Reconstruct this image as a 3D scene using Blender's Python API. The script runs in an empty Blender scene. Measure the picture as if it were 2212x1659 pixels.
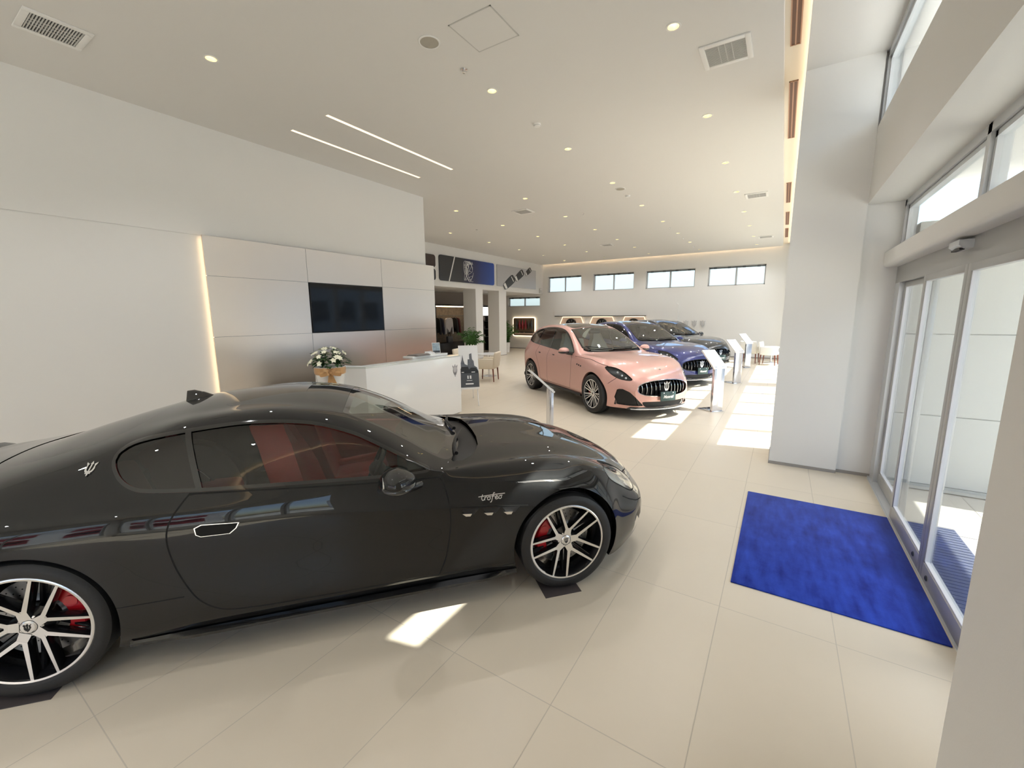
import bpy, bmesh, math, random
import numpy as np
from mathutils import Vector, Matrix
from mathutils.bvhtree import BVHTree
from mathutils.geometry import tessellate_polygon
random.seed(7)
PI = math.pi
SC = bpy.context.scene
COL = SC.collection
R = math.radians

# ------------------------------------------------------------------ materials
def nodes(name):
    m = bpy.data.materials.new(name); m.use_nodes = True
    nt = m.node_tree; nt.nodes.clear()
    out = nt.nodes.new('ShaderNodeOutputMaterial')
    return m, nt, out
def P(name, col, rough=0.5, metal=0.0, coat=0.0, spec=0.5, trans=0.0, emit=None, es=0.0, ior=1.45, coat_rough=0.03,
      noise=0.0, nscale=30.0, bump=0.0, bscale=200.0, sheen=0.0):
    m, nt, out = nodes(name)
    b = nt.nodes.new('ShaderNodeBsdfPrincipled')
    nt.links.new(b.outputs[0], out.inputs[0])
    c = (*col, 1.0) if len(col) == 3 else col
    b.inputs['Base Color'].default_value = c
    b.inputs['Roughness'].default_value = rough
    b.inputs['Metallic'].default_value = metal
    b.inputs['Coat Weight'].default_value = coat
    b.inputs['Coat Roughness'].default_value = coat_rough
    b.inputs['Specular IOR Level'].default_value = spec
    b.inputs['Transmission Weight'].default_value = trans
    b.inputs['IOR'].default_value = ior
    b.inputs['Sheen Weight'].default_value = sheen
    if emit:
        b.inputs['Emission Color'].default_value = (*emit, 1); b.inputs['Emission Strength'].default_value = es
    tc = None
    if noise > 0 or bump > 0:
        tc = nt.nodes.new('ShaderNodeTexCoord')
    if noise > 0:
        n = nt.nodes.new('ShaderNodeTexNoise'); n.inputs['Scale'].default_value = nscale; n.inputs['Detail'].default_value = 4
        nt.links.new(tc.outputs['Object'], n.inputs['Vector'])
        mx = nt.nodes.new('ShaderNodeMix'); mx.data_type = 'RGBA'
        mx.inputs['A'].default_value = tuple(x * (1 - noise) for x in c[:3]) + (1,)
        mx.inputs['B'].default_value = tuple(min(1, x * (1 + noise)) for x in c[:3]) + (1,)
        nt.links.new(n.outputs['Fac'], mx.inputs['Factor']); nt.links.new(mx.outputs['Result'], b.inputs['Base Color'])
    if bump > 0:
        n2 = nt.nodes.new('ShaderNodeTexNoise'); n2.inputs['Scale'].default_value = bscale; n2.inputs['Detail'].default_value = 3
        nt.links.new(tc.outputs['Object'], n2.inputs['Vector'])
        bp = nt.nodes.new('ShaderNodeBump'); bp.inputs['Strength'].default_value = bump; bp.inputs['Distance'].default_value = 0.01
        nt.links.new(n2.outputs['Fac'], bp.inputs['Height']); nt.links.new(bp.outputs[0], b.inputs['Normal'])
    return m
def glass_mat(name, tint, refl=1.0, rough=0.0, ior=1.5):
    # thin sheet of glass: clear transmission with Fresnel reflection
    m, nt, out = nodes(name)
    t = nt.nodes.new('ShaderNodeBsdfTransparent'); t.inputs[0].default_value = (*tint, 1)
    g = nt.nodes.new('ShaderNodeBsdfGlossy'); g.inputs['Roughness'].default_value = rough
    g.inputs['Color'].default_value = (refl, refl, refl, 1)
    f = nt.nodes.new('ShaderNodeFresnel')
    ge = nt.nodes.new('ShaderNodeNewGeometry'); mr = nt.nodes.new('ShaderNodeMapRange')
    mr.inputs[3].default_value = ior; mr.inputs[4].default_value = 1 / ior      # leaving the sheet reflects like entering it
    nt.links.new(ge.outputs['Backfacing'], mr.inputs[0]); nt.links.new(mr.outputs[0], f.inputs[0])
    mx = nt.nodes.new('ShaderNodeMixShader')
    nt.links.new(f.outputs[0], mx.inputs[0]); nt.links.new(t.outputs[0], mx.inputs[1]); nt.links.new(g.outputs[0], mx.inputs[2])
    nt.links.new(mx.outputs[0], out.inputs[0])
    return m
def emit_mat(name, col, s):
    m, nt, out = nodes(name)
    e = nt.nodes.new('ShaderNodeEmission'); e.inputs[0].default_value = (*col, 1); e.inputs[1].default_value = s
    nt.links.new(e.outputs[0], out.inputs[0]); return m
def paint_mat(name, col, flake, metal=0.6, rough=0.35, cior=1.5):
    m, nt, out = nodes(name)
    b = nt.nodes.new('ShaderNodeBsdfPrincipled'); nt.links.new(b.outputs[0], out.inputs[0])
    tc = nt.nodes.new('ShaderNodeTexCoord')
    v = nt.nodes.new('ShaderNodeTexVoronoi'); v.inputs['Scale'].default_value = 900
    nt.links.new(tc.outputs['Object'], v.inputs['Vector'])
    mx = nt.nodes.new('ShaderNodeMix'); mx.data_type = 'RGBA'
    mx.inputs['A'].default_value = (*col, 1); mx.inputs['B'].default_value = (*flake, 1)
    sep = nt.nodes.new('ShaderNodeSeparateColor'); nt.links.new(v.outputs['Color'], sep.inputs[0])
    pw = nt.nodes.new('ShaderNodeMath'); pw.operation = 'POWER'; pw.inputs[1].default_value = 3
    nt.links.new(sep.outputs[0], pw.inputs[0]); nt.links.new(pw.outputs[0], mx.inputs['Factor'])
    nt.links.new(mx.outputs['Result'], b.inputs['Base Color'])
    b.inputs['Metallic'].default_value = metal; b.inputs['Roughness'].default_value = rough
    b.inputs['Coat Weight'].default_value = 1.0; b.inputs['Coat Roughness'].default_value = 0.015; b.inputs['Coat IOR'].default_value = cior
    if max(col) < .006: b.inputs['Specular IOR Level'].default_value = .05
    return m

# ------------------------------------------------------------------ objects
def tag(o, label=None, cat=None, group=None, kind=None):
    if label: o['label'] = label
    if cat: o['category'] = cat
    if group: o['group'] = group
    if kind: o['kind'] = kind
    return o
def link(name, me, mat, parent=None, smooth=None):
    o = bpy.data.objects.new(name, me); COL.objects.link(o)
    if mat is not None:
        for mm in (mat if isinstance(mat, (list, tuple)) else [mat]): me.materials.append(mm)
    if parent is not None: o.parent = parent
    if smooth is not None:
        me.polygons.foreach_set('use_smooth', [True] * len(me.polygons))
        me.set_sharp_from_angle(angle=R(smooth))
    me.update()
    return o
class MB:
    """collects shapes into one mesh"""
    def __init__(s): s.v = []; s.f = []; s.m = []
    def add(s, vs, fs, mi=0):
        n = len(s.v); s.v += [tuple(x) for x in vs]
        s.f += [tuple(i + n for i in f) for f in fs]; s.m += [mi] * len(fs); return s
    def box(s, a, b, mi=0, rot=None, pivot=None, bev=0.0):
        x0, x1 = sorted((a[0], b[0])); y0, y1 = sorted((a[1], b[1])); z0, z1 = sorted((a[2], b[2]))
        if bev > 0:
            bm = bmesh.new(); bmesh.ops.create_cube(bm, size=1)
            for v in bm.verts: v.co = Vector(((x0 + x1) / 2 + v.co.x * (x1 - x0), (y0 + y1) / 2 + v.co.y * (y1 - y0), (z0 + z1) / 2 + v.co.z * (z1 - z0)))
            bmesh.ops.bevel(bm, geom=bm.edges[:], offset=min(bev, .49 * min(x1 - x0, y1 - y0, z1 - z0)), segments=2, affect='EDGES', profile=.5)
            bm.verts.index_update(); vs = [v.co.copy() for v in bm.verts]; fs = [[v.index for v in f.verts] for f in bm.faces]; bm.free()
        else:
            vs = [Vector(p) for p in ((x0, y0, z0), (x1, y0, z0), (x1, y1, z0), (x0, y1, z0), (x0, y0, z1), (x1, y0, z1), (x1, y1, z1), (x0, y1, z1))]
            fs = [(0, 3, 2, 1), (4, 5, 6, 7), (0, 1, 5, 4), (1, 2, 6, 5), (2, 3, 7, 6), (3, 0, 4, 7)]
        if rot is not None:
            pv = Vector(pivot) if pivot is not None else Vector(((x0 + x1) / 2, (y0 + y1) / 2, (z0 + z1) / 2))
            vs = [pv + rot @ (v - pv) for v in vs]
        return s.add(vs, fs, mi)
    def lathe(s, prof, n=32, c=(0, 0, 0), axis='z', mi=0, cap=False, a0=0, a1=2 * PI, start=None):
        full = abs(a1 - a0 - 2 * PI) < 1e-6; k = n if full else n + 1
        vs = []
        for i in range(k):
            a = a0 + (a1 - a0) * i / n; ca, sa = math.cos(a), math.sin(a)
            for r, h in prof:
                p = {'z': (r * ca, r * sa, h), 'y': (r * ca, h, r * sa), 'x': (h, r * ca, r * sa)}[axis]
                vs.append((c[0] + p[0], c[1] + p[1], c[2] + p[2]))
        L = len(prof); fs = []
        for i in range(n):
            j = (i + 1) % k
            for q in range(L - 1): fs.append((i * L + q, j * L + q, j * L + q + 1, i * L + q + 1))
        if cap:
            fs.append(tuple(i * L for i in range(k))[::-1]); fs.append(tuple(i * L + L - 1 for i in range(k)))
        return s.add(vs, fs, mi)
    def cyl(s, a, b, r, n=16, mi=0, r2=None):
        a = Vector(a); b = Vector(b); d = (b - a).normalized(); r2 = r if r2 is None else r2
        u = d.orthogonal().normalized(); w = d.cross(u)
        vs = [a + (u * math.cos(2 * PI * i / n) + w * math.sin(2 * PI * i / n)) * r for i in range(n)] + \
             [b + (u * math.cos(2 * PI * i / n) + w * math.sin(2 * PI * i / n)) * r2 for i in range(n)]
        fs = [(i, (i + 1) % n, n + (i + 1) % n, n + i) for i in range(n)] + [tuple(range(n))[::-1], tuple(range(n, 2 * n))]
        return s.add(vs, fs, mi)
    def tube(s, pts, r, n=10, mi=0, closed=False):
        pts = [Vector(p) for p in pts]; rs = r if isinstance(r, (list, tuple)) else [r] * len(pts)
        vs = []; up = None; N = len(pts)
        for i, p in enumerate(pts):
            q0 = pts[(i - 1) % N] if closed else pts[max(0, i - 1)]; q1 = pts[(i + 1) % N] if closed else pts[min(N - 1, i + 1)]
            d = (q1 - q0).normalized()
            if up is None: up = d.orthogonal().normalized()
            up = (up - d * up.dot(d)).normalized(); w = d.cross(up)
            vs += [p + (up * math.cos(2 * PI * k / n) + w * math.sin(2 * PI * k / n)) * rs[i] for k in range(n)]
        fs = []
        for i in range(N if closed else N - 1):
            j = (i + 1) % N
            for k in range(n): fs.append((i * n + k, i * n + (k + 1) % n, j * n + (k + 1) % n, j * n + k))
        if not closed: fs += [tuple(range(n))[::-1], tuple((N - 1) * n + k for k in range(n))]
        return s.add(vs, fs, mi)
    def prism(s, poly, h0, h1, plane='xz', mi=0, fn=None, mi_side=None):
        """2D outline extruded; plane xy/xz/yz, extruded along the remaining axis"""
        n = len(poly)
        def q(p, h): return {'xy': (p[0], p[1], h), 'xz': (p[0], h, p[1]), 'yz': (h, p[0], p[1])}[plane]
        vs = [q(p, h0) for p in poly] + [q(p, h1) for p in poly]
        if fn: vs = [fn(v) for v in vs]
        ms = mi if mi_side is None else mi_side
        s.add(vs, [tuple(range(n))[::-1], tuple(range(n, 2 * n))], mi)
        s.f += [tuple(i + len(s.v) - 2 * n for i in (k, (k + 1) % n, n + (k + 1) % n, n + k)) for k in range(n)]; s.m += [ms] * n
        return s
    def sphere(s, c, r, nu=20, nv=12, mi=0, fn=None):
        if not isinstance(r, (list, tuple)): r = (r, r, r)
        vs = [(0, 0, 1)]; fs = []
        for j in range(1, nv):
            for i in range(nu):
                t = PI * j / nv; p = 2 * PI * i / nu
                vs.append((math.sin(t) * math.cos(p), math.sin(t) * math.sin(p), math.cos(t)))
        vs.append((0, 0, -1))
        for i in range(nu): fs.append((0, 1 + i, 1 + (i + 1) % nu))
        for j in range(nv - 2):
            for i in range(nu):
                a = 1 + j * nu; b = a + nu
                fs.append((a + i, b + i, b + (i + 1) % nu, a + (i + 1) % nu))
        l = len(vs) - 1; a = 1 + (nv - 2) * nu
        for i in range(nu): fs.append((a + (i + 1) % nu, a + i, l))
        vs = [(fn(v) if fn else v) for v in vs]
        vs = [(c[0] + v[0] * r[0], c[1] + v[1] * r[1], c[2] + v[2] * r[2]) for v in vs]
        return s.add(vs, fs, mi)
    def xform(s, M):
        s.v = [tuple(M @ Vector(p)) for p in s.v]; return s
    def build(s, name, mat, parent=None, smooth=35, fix=True):
        me = bpy.data.meshes.new(name); me.from_pydata(s.v, [], s.f)
        me.polygons.foreach_set('material_index', s.m)
        me.validate()
        if fix:
            bm = bmesh.new(); bm.from_mesh(me); bmesh.ops.recalc_face_normals(bm, faces=bm.faces[:]); bm.to_mesh(me); bm.free()
        return link(name, me, mat, parent, smooth)
def rz(a): return Matrix.Rotation(a, 3, 'Z')
def thing(name, label, cat, loc=(0, 0, 0), rot=0.0, group=None):
    o = bpy.data.objects.new(name, None); COL.objects.link(o)
    o.location = loc; o.rotation_euler = (0, 0, rot); o.empty_display_size = .1
    return tag(o, label, cat, group)
def copy_tree(o, label=None, group=None, loc=None, rot=None):
    def rec(a, par):
        c = a.copy(); COL.objects.link(c)
        if par is not None: c.parent = par
        for ch in a.children: rec(ch, c)
        return c
    c = rec(o, None)
    if label: c['label'] = label
    if group: c['group'] = group
    if loc is not None: c.location = loc
    if rot is not None: c.rotation_euler = (0, 0, rot)
    return c
def catmull(pts, n=6, closed=True, sharp=()):
    pts = [np.array(p, float) for p in pts]; N = len(pts); out = []
    for i in range(N if closed else N - 1):
        p1 = pts[i]; p2 = pts[(i + 1) % N]
        p0 = pts[(i - 1) % N] if (closed or i > 0) else 2 * p1 - p2
        p3 = pts[(i + 2) % N] if (closed or i + 2 < N) else 2 * p2 - p1
        if i in sharp: p0 = 2 * p1 - p2
        if (i + 1) % N in sharp: p3 = 2 * p2 - p1
        for k in range(n):
            t = k / n
            out.append(.5 * (2 * p1 + (p2 - p0) * t + (2 * p0 - 5 * p1 + 4 * p2 - p3) * t * t + (3 * p1 - p0 - 3 * p2 + p3) * t ** 3))
    if not closed: out.append(pts[-1])
    return [tuple(p) for p in out]
def text_mesh(body, size, shear=0.0, font_off=0.0, spacing=1.0):
    """writing as flat outline polygons: (verts2d, faces), origin at the centre"""
    c = bpy.data.curves.new('lettering', 'FONT'); c.body = body; c.size = size; c.shear = shear; c.offset = font_off
    c.align_x = 'CENTER'; c.align_y = 'CENTER'; c.space_character = spacing; c.resolution_u = 3
    o = bpy.data.objects.new('lettering', c); COL.objects.link(o)
    dg = bpy.context.evaluated_depsgraph_get(); me = bpy.data.meshes.new_from_object(o.evaluated_get(dg))
    vs = [(v.co.x, v.co.y) for v in me.vertices]; fs = [tuple(p.vertices) for p in me.polygons]
    bpy.data.objects.remove(o); bpy.data.curves.remove(c); bpy.data.meshes.remove(me)
    return vs, fs
TRIDENT = []
def _trident():
    # emblem outline in a unit box: three prongs, curved outer ones, on a stem with a cross piece
    polys = []
    polys.append([(-.045, -.28), (.045, -.28), (.045, .30), (.10, .30), (0, .5), (-.10, .30), (-.045, .30)])
    for s in (1, -1):
        outer = catmull([(.05, -.30), (.22, -.22), (.30, -.02), (.27, .18), (.36, .36)], 5, False, (4,))
        inner = catmull([(.20, .20), (.19, .0), (.14, -.12), (.05, -.18)], 5, False, (0,))
        tip = [(.36, .40), (.30, .24), (.16, .24)]
        o = [(.05, -.30)] + outer[1:-1] + [(.345, .42), (.16, .30)] + inner
        polys.append([(s * x, y) for x, y in o])
    polys.append([(-.17, -.34), (.17, -.34), (.17, -.28), (-.17, -.28)])
    polys.append([(-.05, -.34), (-.05, -.42), (0, -.5), (.05, -.42), (.05, -.34)])
    return polys
TRIDENT = _trident()
SUN_E, SKY_E, EXPO, DOWN_E = 12.0, 0.54, 0.40, 62.0
# ------------------------------------------------------------------ materials of the place
M = {}
M['wall'] = P('wall_white', (.80, .79, .77), .6, bump=.03, bscale=120)
M['ceil'] = P('ceiling_white', (.74, .725, .70), .75)
M['soffit'] = P('beam_paint', (.78, .77, .74), .6)
M['alu'] = P('bright_aluminium', (.82, .82, .83), .22, 1.0)
M['frame'] = P('window_aluminium', (.66, .68, .70), .32, .30)
M['doorframe'] = P('door_aluminium', (.47, .47, .46), .32, .35)
M['bead'] = P('glazing_bead', (.66, .66, .69), .4, .1)
M['framedark'] = P('dark_frame', (.12, .13, .14), .35, .5)
M['glass'] = glass_mat('clear_glass', (.93, .96, .95), .9)
M['frost'] = P('frosted_glass', (.68, .76, .82), .55, trans=.85, ior=1.15)
M['white'] = P('white_lacquer', (.84, .84, .83), .18, coat=.5)
M['whitematt'] = P('white_matt', (.82, .81, .79), .5)
M['black'] = P('black_plastic', (.010, .010, .011), .45)
M['tyre'] = P('rubber', (.018, .018, .019), .55, bump=.1, bscale=90)
M['liner'] = P('arch_lining', (.006, .006, .006), .9)
M['rimdark'] = P('black_alloy', (.012, .012, .014), .22, .3, coat=.6)
M['disc'] = P('brake_steel', (.45, .44, .43), .38, .9, noise=.15, nscale=60)
M['discbell'] = P('disc_bell', (.30, .32, .34), .3, .8)
M['caliper'] = P('red_caliper', (.52, .010, .018), .22, .15, coat=.8)
M['chrome'] = P('chrome', (.85, .85, .86), .10, 1.0)
M['mirror'] = P('mirror', (.75, .8, .85), .03, 1.0)
M['gloss_black'] = P('gloss_black', (.008, .008, .009), .06, coat=1.0)
M['car_glass'] = glass_mat('side_glass', (.62, .68, .65), 1.0, 0, 1.6)
M['car_glass_dark'] = glass_mat('privacy_glass', (.05, .055, .06), 1.0, 0, 1.65)
M['screen_glass'] = glass_mat('screen_glass', (.45, .50, .47), 1.0, 0, 2.7)
M['screen_clear'] = glass_mat('screen_clear', (.80, .88, .86), 1.0, 0, 2.4)
M['lamp_glass'] = glass_mat('lamp_lens', (.85, .88, .9), 1.0, 0, 1.6)
M['lamp_bowl'] = P('lamp_bowl', (.35, .36, .37), .25, .9)
M['lamp_dark'] = P('lamp_dark', (.03, .032, .035), .25, .5)
M['lamp_led'] = P('lamp_optic', (.85, .88, .92), .1, .6)
M['taillamp'] = P('tail_lamp', (.25, .01, .01), .2, coat=1)
M['red_leather'] = P('red_leather', (.42, .030, .022), .42, noise=.1)
M['interior_dark'] = P('dark_trim', (.020, .020, .021), .55)
M['interior_light'] = P('pale_leather', (.50, .47, .42), .5)
M['paint_black'] = paint_mat('black_pearl_paint', (.0030, .0031, .0034), (.0075, .0090, .0115), .08, .45)
M['paint_pink'] = paint_mat('rose_paint', (.66, .36, .31), (.80, .50, .45), .45, .38)
M['paint_blue'] = paint_mat('deep_blue_paint', (.012, .018, .105), (.035, .045, .24), .45, .36)
M['paint_grey'] = paint_mat('dark_grey_paint', (.010, .011, .012), (.04, .045, .05), .4, .38)
M['plate'] = P('plate_green', (.045, .085, .085), .4)
M['platew'] = P('plate_white', (.8, .8, .8), .4)
M['joint'] = P('joint_shadow', (.10, .10, .10), .8)
M['base'] = P('baseboard_grey', (.33, .31, .29), .5)

def floor_material():
    m, nt, out = nodes('beige_stone_tile')
    N = nt.nodes.new; lk = nt.links.new
    b = N('ShaderNodeBsdfPrincipled'); lk(b.outputs[0], out.inputs[0])
    tc = N('ShaderNodeTexCoord'); sx = N('ShaderNodeSeparateXYZ'); lk(tc.outputs['Object'], sx.inputs[0])
    def mth(op, a, c=None, cl=False):
        n = N('ShaderNodeMath'); n.operation = op; n.use_clamp = cl
        for i, v in enumerate((a, c)):
            if v is None: continue
            if isinstance(v, (int, float)): n.inputs[i].default_value = v
            else: lk(v, n.inputs[i])
        return n.outputs[0]
    def dist(s, off, size):
        t = mth('DIVIDE', mth('SUBTRACT', s, off), size)
        f = mth('SUBTRACT', t, mth('ROUND', t))
        return mth('MULTIPLY', mth('ABSOLUTE', f), size)
    d = mth('MINIMUM', dist(sx.outputs[0], .370, 1.198), dist(sx.outputs[1], .193, .601))
    line = mth('LESS_THAN', d, .0024)
    # each tile a shade of its own
    ix = mth('ROUND', mth('ADD', mth('DIVIDE', mth('SUBTRACT', sx.outputs[0], .370), 1.198), .5)); iy = mth('ROUND', mth('ADD', mth('DIVIDE', mth('SUBTRACT', sx.outputs[1], .193), .601), .5))
    cb = N('ShaderNodeCombineXYZ'); lk(ix, cb.inputs[0]); lk(iy, cb.inputs[1])
    wn = N('ShaderNodeTexWhiteNoise'); lk(cb.outputs[0], wn.inputs['Vector'])
    no = N('ShaderNodeTexNoise'); no.inputs['Scale'].default_value = 6; no.inputs['Detail'].default_value = 6; lk(tc.outputs['Object'], no.inputs['Vector'])
    fac = mth('ADD', mth('MULTIPLY', wn.outputs['Value'], .45), mth('MULTIPLY', no.outputs['Fac'], .55))
    mx = N('ShaderNodeMix'); mx.data_type = 'RGBA'; lk(fac, mx.inputs['Factor'])
    mx.inputs['A'].default_value = (.650, .575, .462, 1); mx.inputs['B'].default_value = (.695, .615, .496, 1)
    m2 = N('ShaderNodeMix'); m2.data_type = 'RGBA'; lk(line, m2.inputs['Factor']); lk(mx.outputs['Result'], m2.inputs['A'])
    m2.inputs['B'].default_value = (.53, .475, .395, 1)
    lk(m2.outputs['Result'], b.inputs['Base Color'])
    rg = mth('ADD', .30, mth('MULTIPLY', line, .4)); rg = mth('ADD', rg, mth('MULTIPLY', no.outputs['Fac'], .06)); lk(rg, b.inputs['Roughness'])
    b.inputs['Specular IOR Level'].default_value = .45
    bp = N('ShaderNodeBump'); bp.inputs['Distance'].default_value = .002; bp.inputs['Strength'].default_value = .5; bp.invert = True
    lk(line, bp.inputs['Height']); lk(bp.outputs[0], b.inputs['Normal'])
    return m
M['floor'] = floor_material()
def mat_mat():
    m, nt, out = nodes('blue_pile'); N = nt.nodes.new; lk = nt.links.new
    b = N('ShaderNodeBsdfPrincipled'); lk(b.outputs[0], out.inputs[0]); tc = N('ShaderNodeTexCoord')
    n1 = N('ShaderNodeTexNoise'); n1.inputs['Scale'].default_value = 3.5; n1.inputs['Detail'].default_value = 8; n1.inputs['Roughness'].default_value = .65; lk(tc.outputs['Object'], n1.inputs['Vector'])
    mp = N('ShaderNodeMapping'); mp.inputs['Scale'].default_value = (3, 14, 1); lk(tc.outputs['Object'], mp.inputs[0])
    n2 = N('ShaderNodeTexNoise'); n2.inputs['Scale'].default_value = 1.2; n2.inputs['Detail'].default_value = 5; lk(mp.outputs[0], n2.inputs['Vector'])
    a = N('ShaderNodeMath'); a.operation = 'ADD'; lk(n1.outputs['Fac'], a.inputs[0]); lk(n2.outputs['Fac'], a.inputs[1])
    r = N('ShaderNodeValToRGB'); r.color_ramp.elements[0].position = .35; r.color_ramp.elements[0].color = (.005, .016, .20, 1); r.color_ramp.elements[1].position = .75; r.color_ramp.elements[1].color = (.030, .085, .56, 1)
    h = N('ShaderNodeMath'); h.operation = 'MULTIPLY'; h.inputs[1].default_value = .5; lk(a.outputs[0], h.inputs[0]); lk(h.outputs[0], r.inputs[0]); lk(r.outputs[0], b.inputs['Base Color'])
    b.inputs['Roughness'].default_value = .95; b.inputs['Sheen Weight'].default_value = .15; b.inputs['Specular IOR Level'].default_value = .1
    f = N('ShaderNodeTexNoise'); f.inputs['Scale'].default_value = 350; lk(tc.outputs['Object'], f.inputs['Vector'])
    bp = N('ShaderNodeBump'); bp.inputs['Strength'].default_value = .5; bp.inputs['Distance'].default_value = .004; lk(f.outputs['Fac'], bp.inputs['Height']); lk(bp.outputs[0], b.inputs['Normal'])
    return m
M['mat'] = mat_mat()
def brushed(name, col, rough, aniso=.0):
    m, nt, out = nodes(name); N = nt.nodes.new; lk = nt.links.new
    b = N('ShaderNodeBsdfPrincipled'); lk(b.outputs[0], out.inputs[0]); tc = N('ShaderNodeTexCoord')
    mp = N('ShaderNodeMapping'); mp.inputs['Scale'].default_value = (400, 400, 2); lk(tc.outputs['Object'], mp.inputs[0])
    n = N('ShaderNodeTexNoise'); n.inputs['Scale'].default_value = 1; n.inputs['Detail'].default_value = 2; lk(mp.outputs[0], n.inputs['Vector'])
    mx = N('ShaderNodeMapRange'); mx.inputs[3].default_value = rough - .04; mx.inputs[4].default_value = rough + .06; lk(n.outputs['Fac'], mx.inputs[0]); lk(mx.outputs[0], b.inputs['Roughness'])
    b.inputs['Base Color'].default_value = (*col, 1); b.inputs['Metallic'].default_value = 1.0
    return m
M['panel'] = P('satin_bronze_panel', (.76, .68, .60), .28, .88)
M['warm'] = emit_mat('warm_led', (1, .72, .42), 5.0)
M['warm2'] = emit_mat('warm_led_soft', (1, .70, .40), 2.2)
M['lamp'] = emit_mat('downlight_lamp', (1, .88, .62), 30.0)
M['lampcup'] = P('downlight_cup', (.85, .76, .45), .25, .6)
M['vent'] = P('vent_grey', (.55, .54, .52), .5)
M['ventdark'] = P('vent_dark', (.10, .10, .10), .7)

def S(o): o['kind'] = 'structure'; return o
CZ = 4.46
def wallgrid(name, axis, pos, thick, u0, u1, z0, z1, holes, mat):
    """slab with rectangular openings; axis 'x' = plane at X=pos spanning Y"""
    us = sorted({u0, u1} | {a for h in holes for a in h[:2]}); zs = sorted({z0, z1} | {a for h in holes for a in h[2:]})
    mb = MB()
    for i in range(len(us) - 1):
        z = z0; run = None
        for k in range(len(zs) - 1):
            cu, cz = (us[i] + us[i + 1]) / 2, (zs[k] + zs[k + 1]) / 2
            hol = any(h[0] < cu < h[1] and h[2] < cz < h[3] for h in holes)
            if hol: continue
            a, b = (us[i], zs[k]), (us[i + 1], zs[k + 1])
            if axis == 'x': mb.box((pos, a[0], a[1]), (pos + thick, b[0], b[1]))
            else: mb.box((a[0], pos, a[1]), (b[0], pos + thick, b[1]))
    return S(mb.build(name, mat, None, None))
def simple(name, boxes, mat, parent=None, bev=0.0):
    mb = MB()
    for a, b in boxes: mb.box(a, b, bev=bev)
    return mb.build(name, mat, parent, 30 if bev else None)

# ------------------------------------------------------------------ shell of the showroom
XR = -6.2
fl = S(simple('floor', [((XR, -1.06, -.12), (20.6, 14.2, 0))], M['floor']))
LIGHTS = [(x, y, i, j) for j, y in enumerate((1.06, 3.09, 5.12, 7.14, 9.15)) for i, x in enumerate((2.37, 4.45, 6.54, 8.63, 10.74, 12.86, 14.95, 17.03, 19.13))
          if not ((i, j) in ((1, 2), (2, 2), (0, 0), (0, 1)) or (j >= 3 and i < 3) or (j == 4 and i < 4))]
def ceiling_mesh():
    mb = MB(); x0, x1, y0, y1 = XR, 20.12, .205, 11.2; h = .12; n = 24
    ys_ = sorted({y0, y1} | {v for l in LIGHTS for v in (l[1] - h, l[1] + h)})
    for a, b in zip(ys_[:-1], ys_[1:]):
        row = sorted(l[0] for l in LIGHTS if a < l[1] < b); e = x0
        for cx in row + [None]:
            q = x1 if cx is None else cx - h
            mb.box((e, a, CZ), (q, b, CZ + .14)); e = None if cx is None else cx + h
            if cx is None: break
            cy = (a + b) / 2
            for z in (CZ, CZ + .14):
                ring = [(cx + .052 * math.cos(2 * PI * k / n), cy + .052 * math.sin(2 * PI * k / n), z) for k in range(n)]
                out = []
                for k in range(n):
                    c, s_ = math.cos(2 * PI * k / n), math.sin(2 * PI * k / n); m_ = max(abs(c), abs(s_)); out.append((cx + h * c / m_, cy + h * s_ / m_, z))
                mb.add(ring + out, [(k, (k + 1) % n, n + (k + 1) % n, n + k) for k in range(n)])
    o = mb.build('ceiling', M['ceil'], None, None, False); return S(o)
ceiling_mesh()
S(simple('ceiling_side', [((XR, -.745, CZ), (20.6, 0, CZ + .04))], M['ceil']))
S(simple('ceiling_slot', [((XR, -.10, CZ + .10), (20.6, .225, CZ + .16)), ((XR, .2055, CZ + .06), (20.12, .225, CZ + .10))], P('slot_cream', (.84, .76, .64), .6)))
S(simple('wall_left', [((XR, 6.96, 0), (7.28, 10.9, 2.986)), ((XR, 6.968, 2.985), (7.27, 10.9, 2.996)), ((XR, 6.96, 2.995), (7.28, 10.9, CZ))], M['wall']))
S(simple('wall_wing', [((7.28, 10.95, 2.955), (20.3, 11.25, CZ)), ((7.28, 10.95, 0), (11.72, 11.25, 2.955)), ((7.28, 11.25, 2.955), (20.3, 14.2, 3.1))], M['wall']))
S(simple('wall_boutique', [((11.57, 13.6, 0), (20.3, 13.8, 2.955)), ((11.57, 11.25, 0), (11.72, 13.6, 2.955))], P('boutique_taupe', (.36, .31, .27), .6)))
for i, (x0, x1, y1) in enumerate(((14.36, 14.86, 11.62), (16.1, 16.7, 11.57))):
    S(simple('pillar_%d' % (i + 1), [((x0, 10.951, 0), (x1, y1, 2.955))], M['wall']))
WINS = [(8.76, 10.66), (6.09, 8.12), (3.39, 5.52), (.72, 2.86)]
wallgrid('wall_back', 'x', 20.3, .30, -1.1, 14.2, 0, 4.85, [(a, b, 3.035, 3.84) for a, b in WINS] + [(11.14, 13.2, 2.33, 2.84)], M['wall'])
S(simple('ceiling_cove', [((20.0, -1.05, CZ + .36), (20.6, 11.2, CZ + .42))], M['ceil']))
tag(simple('cove_light', [((20.06, .3, CZ + .15), (20.10, 10.9, CZ + .18))], emit_mat('cove_led', (1, .70, .40), 14)), 'hidden warm light strip glowing along the ceiling edge above the back wall', 'light strip')
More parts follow.
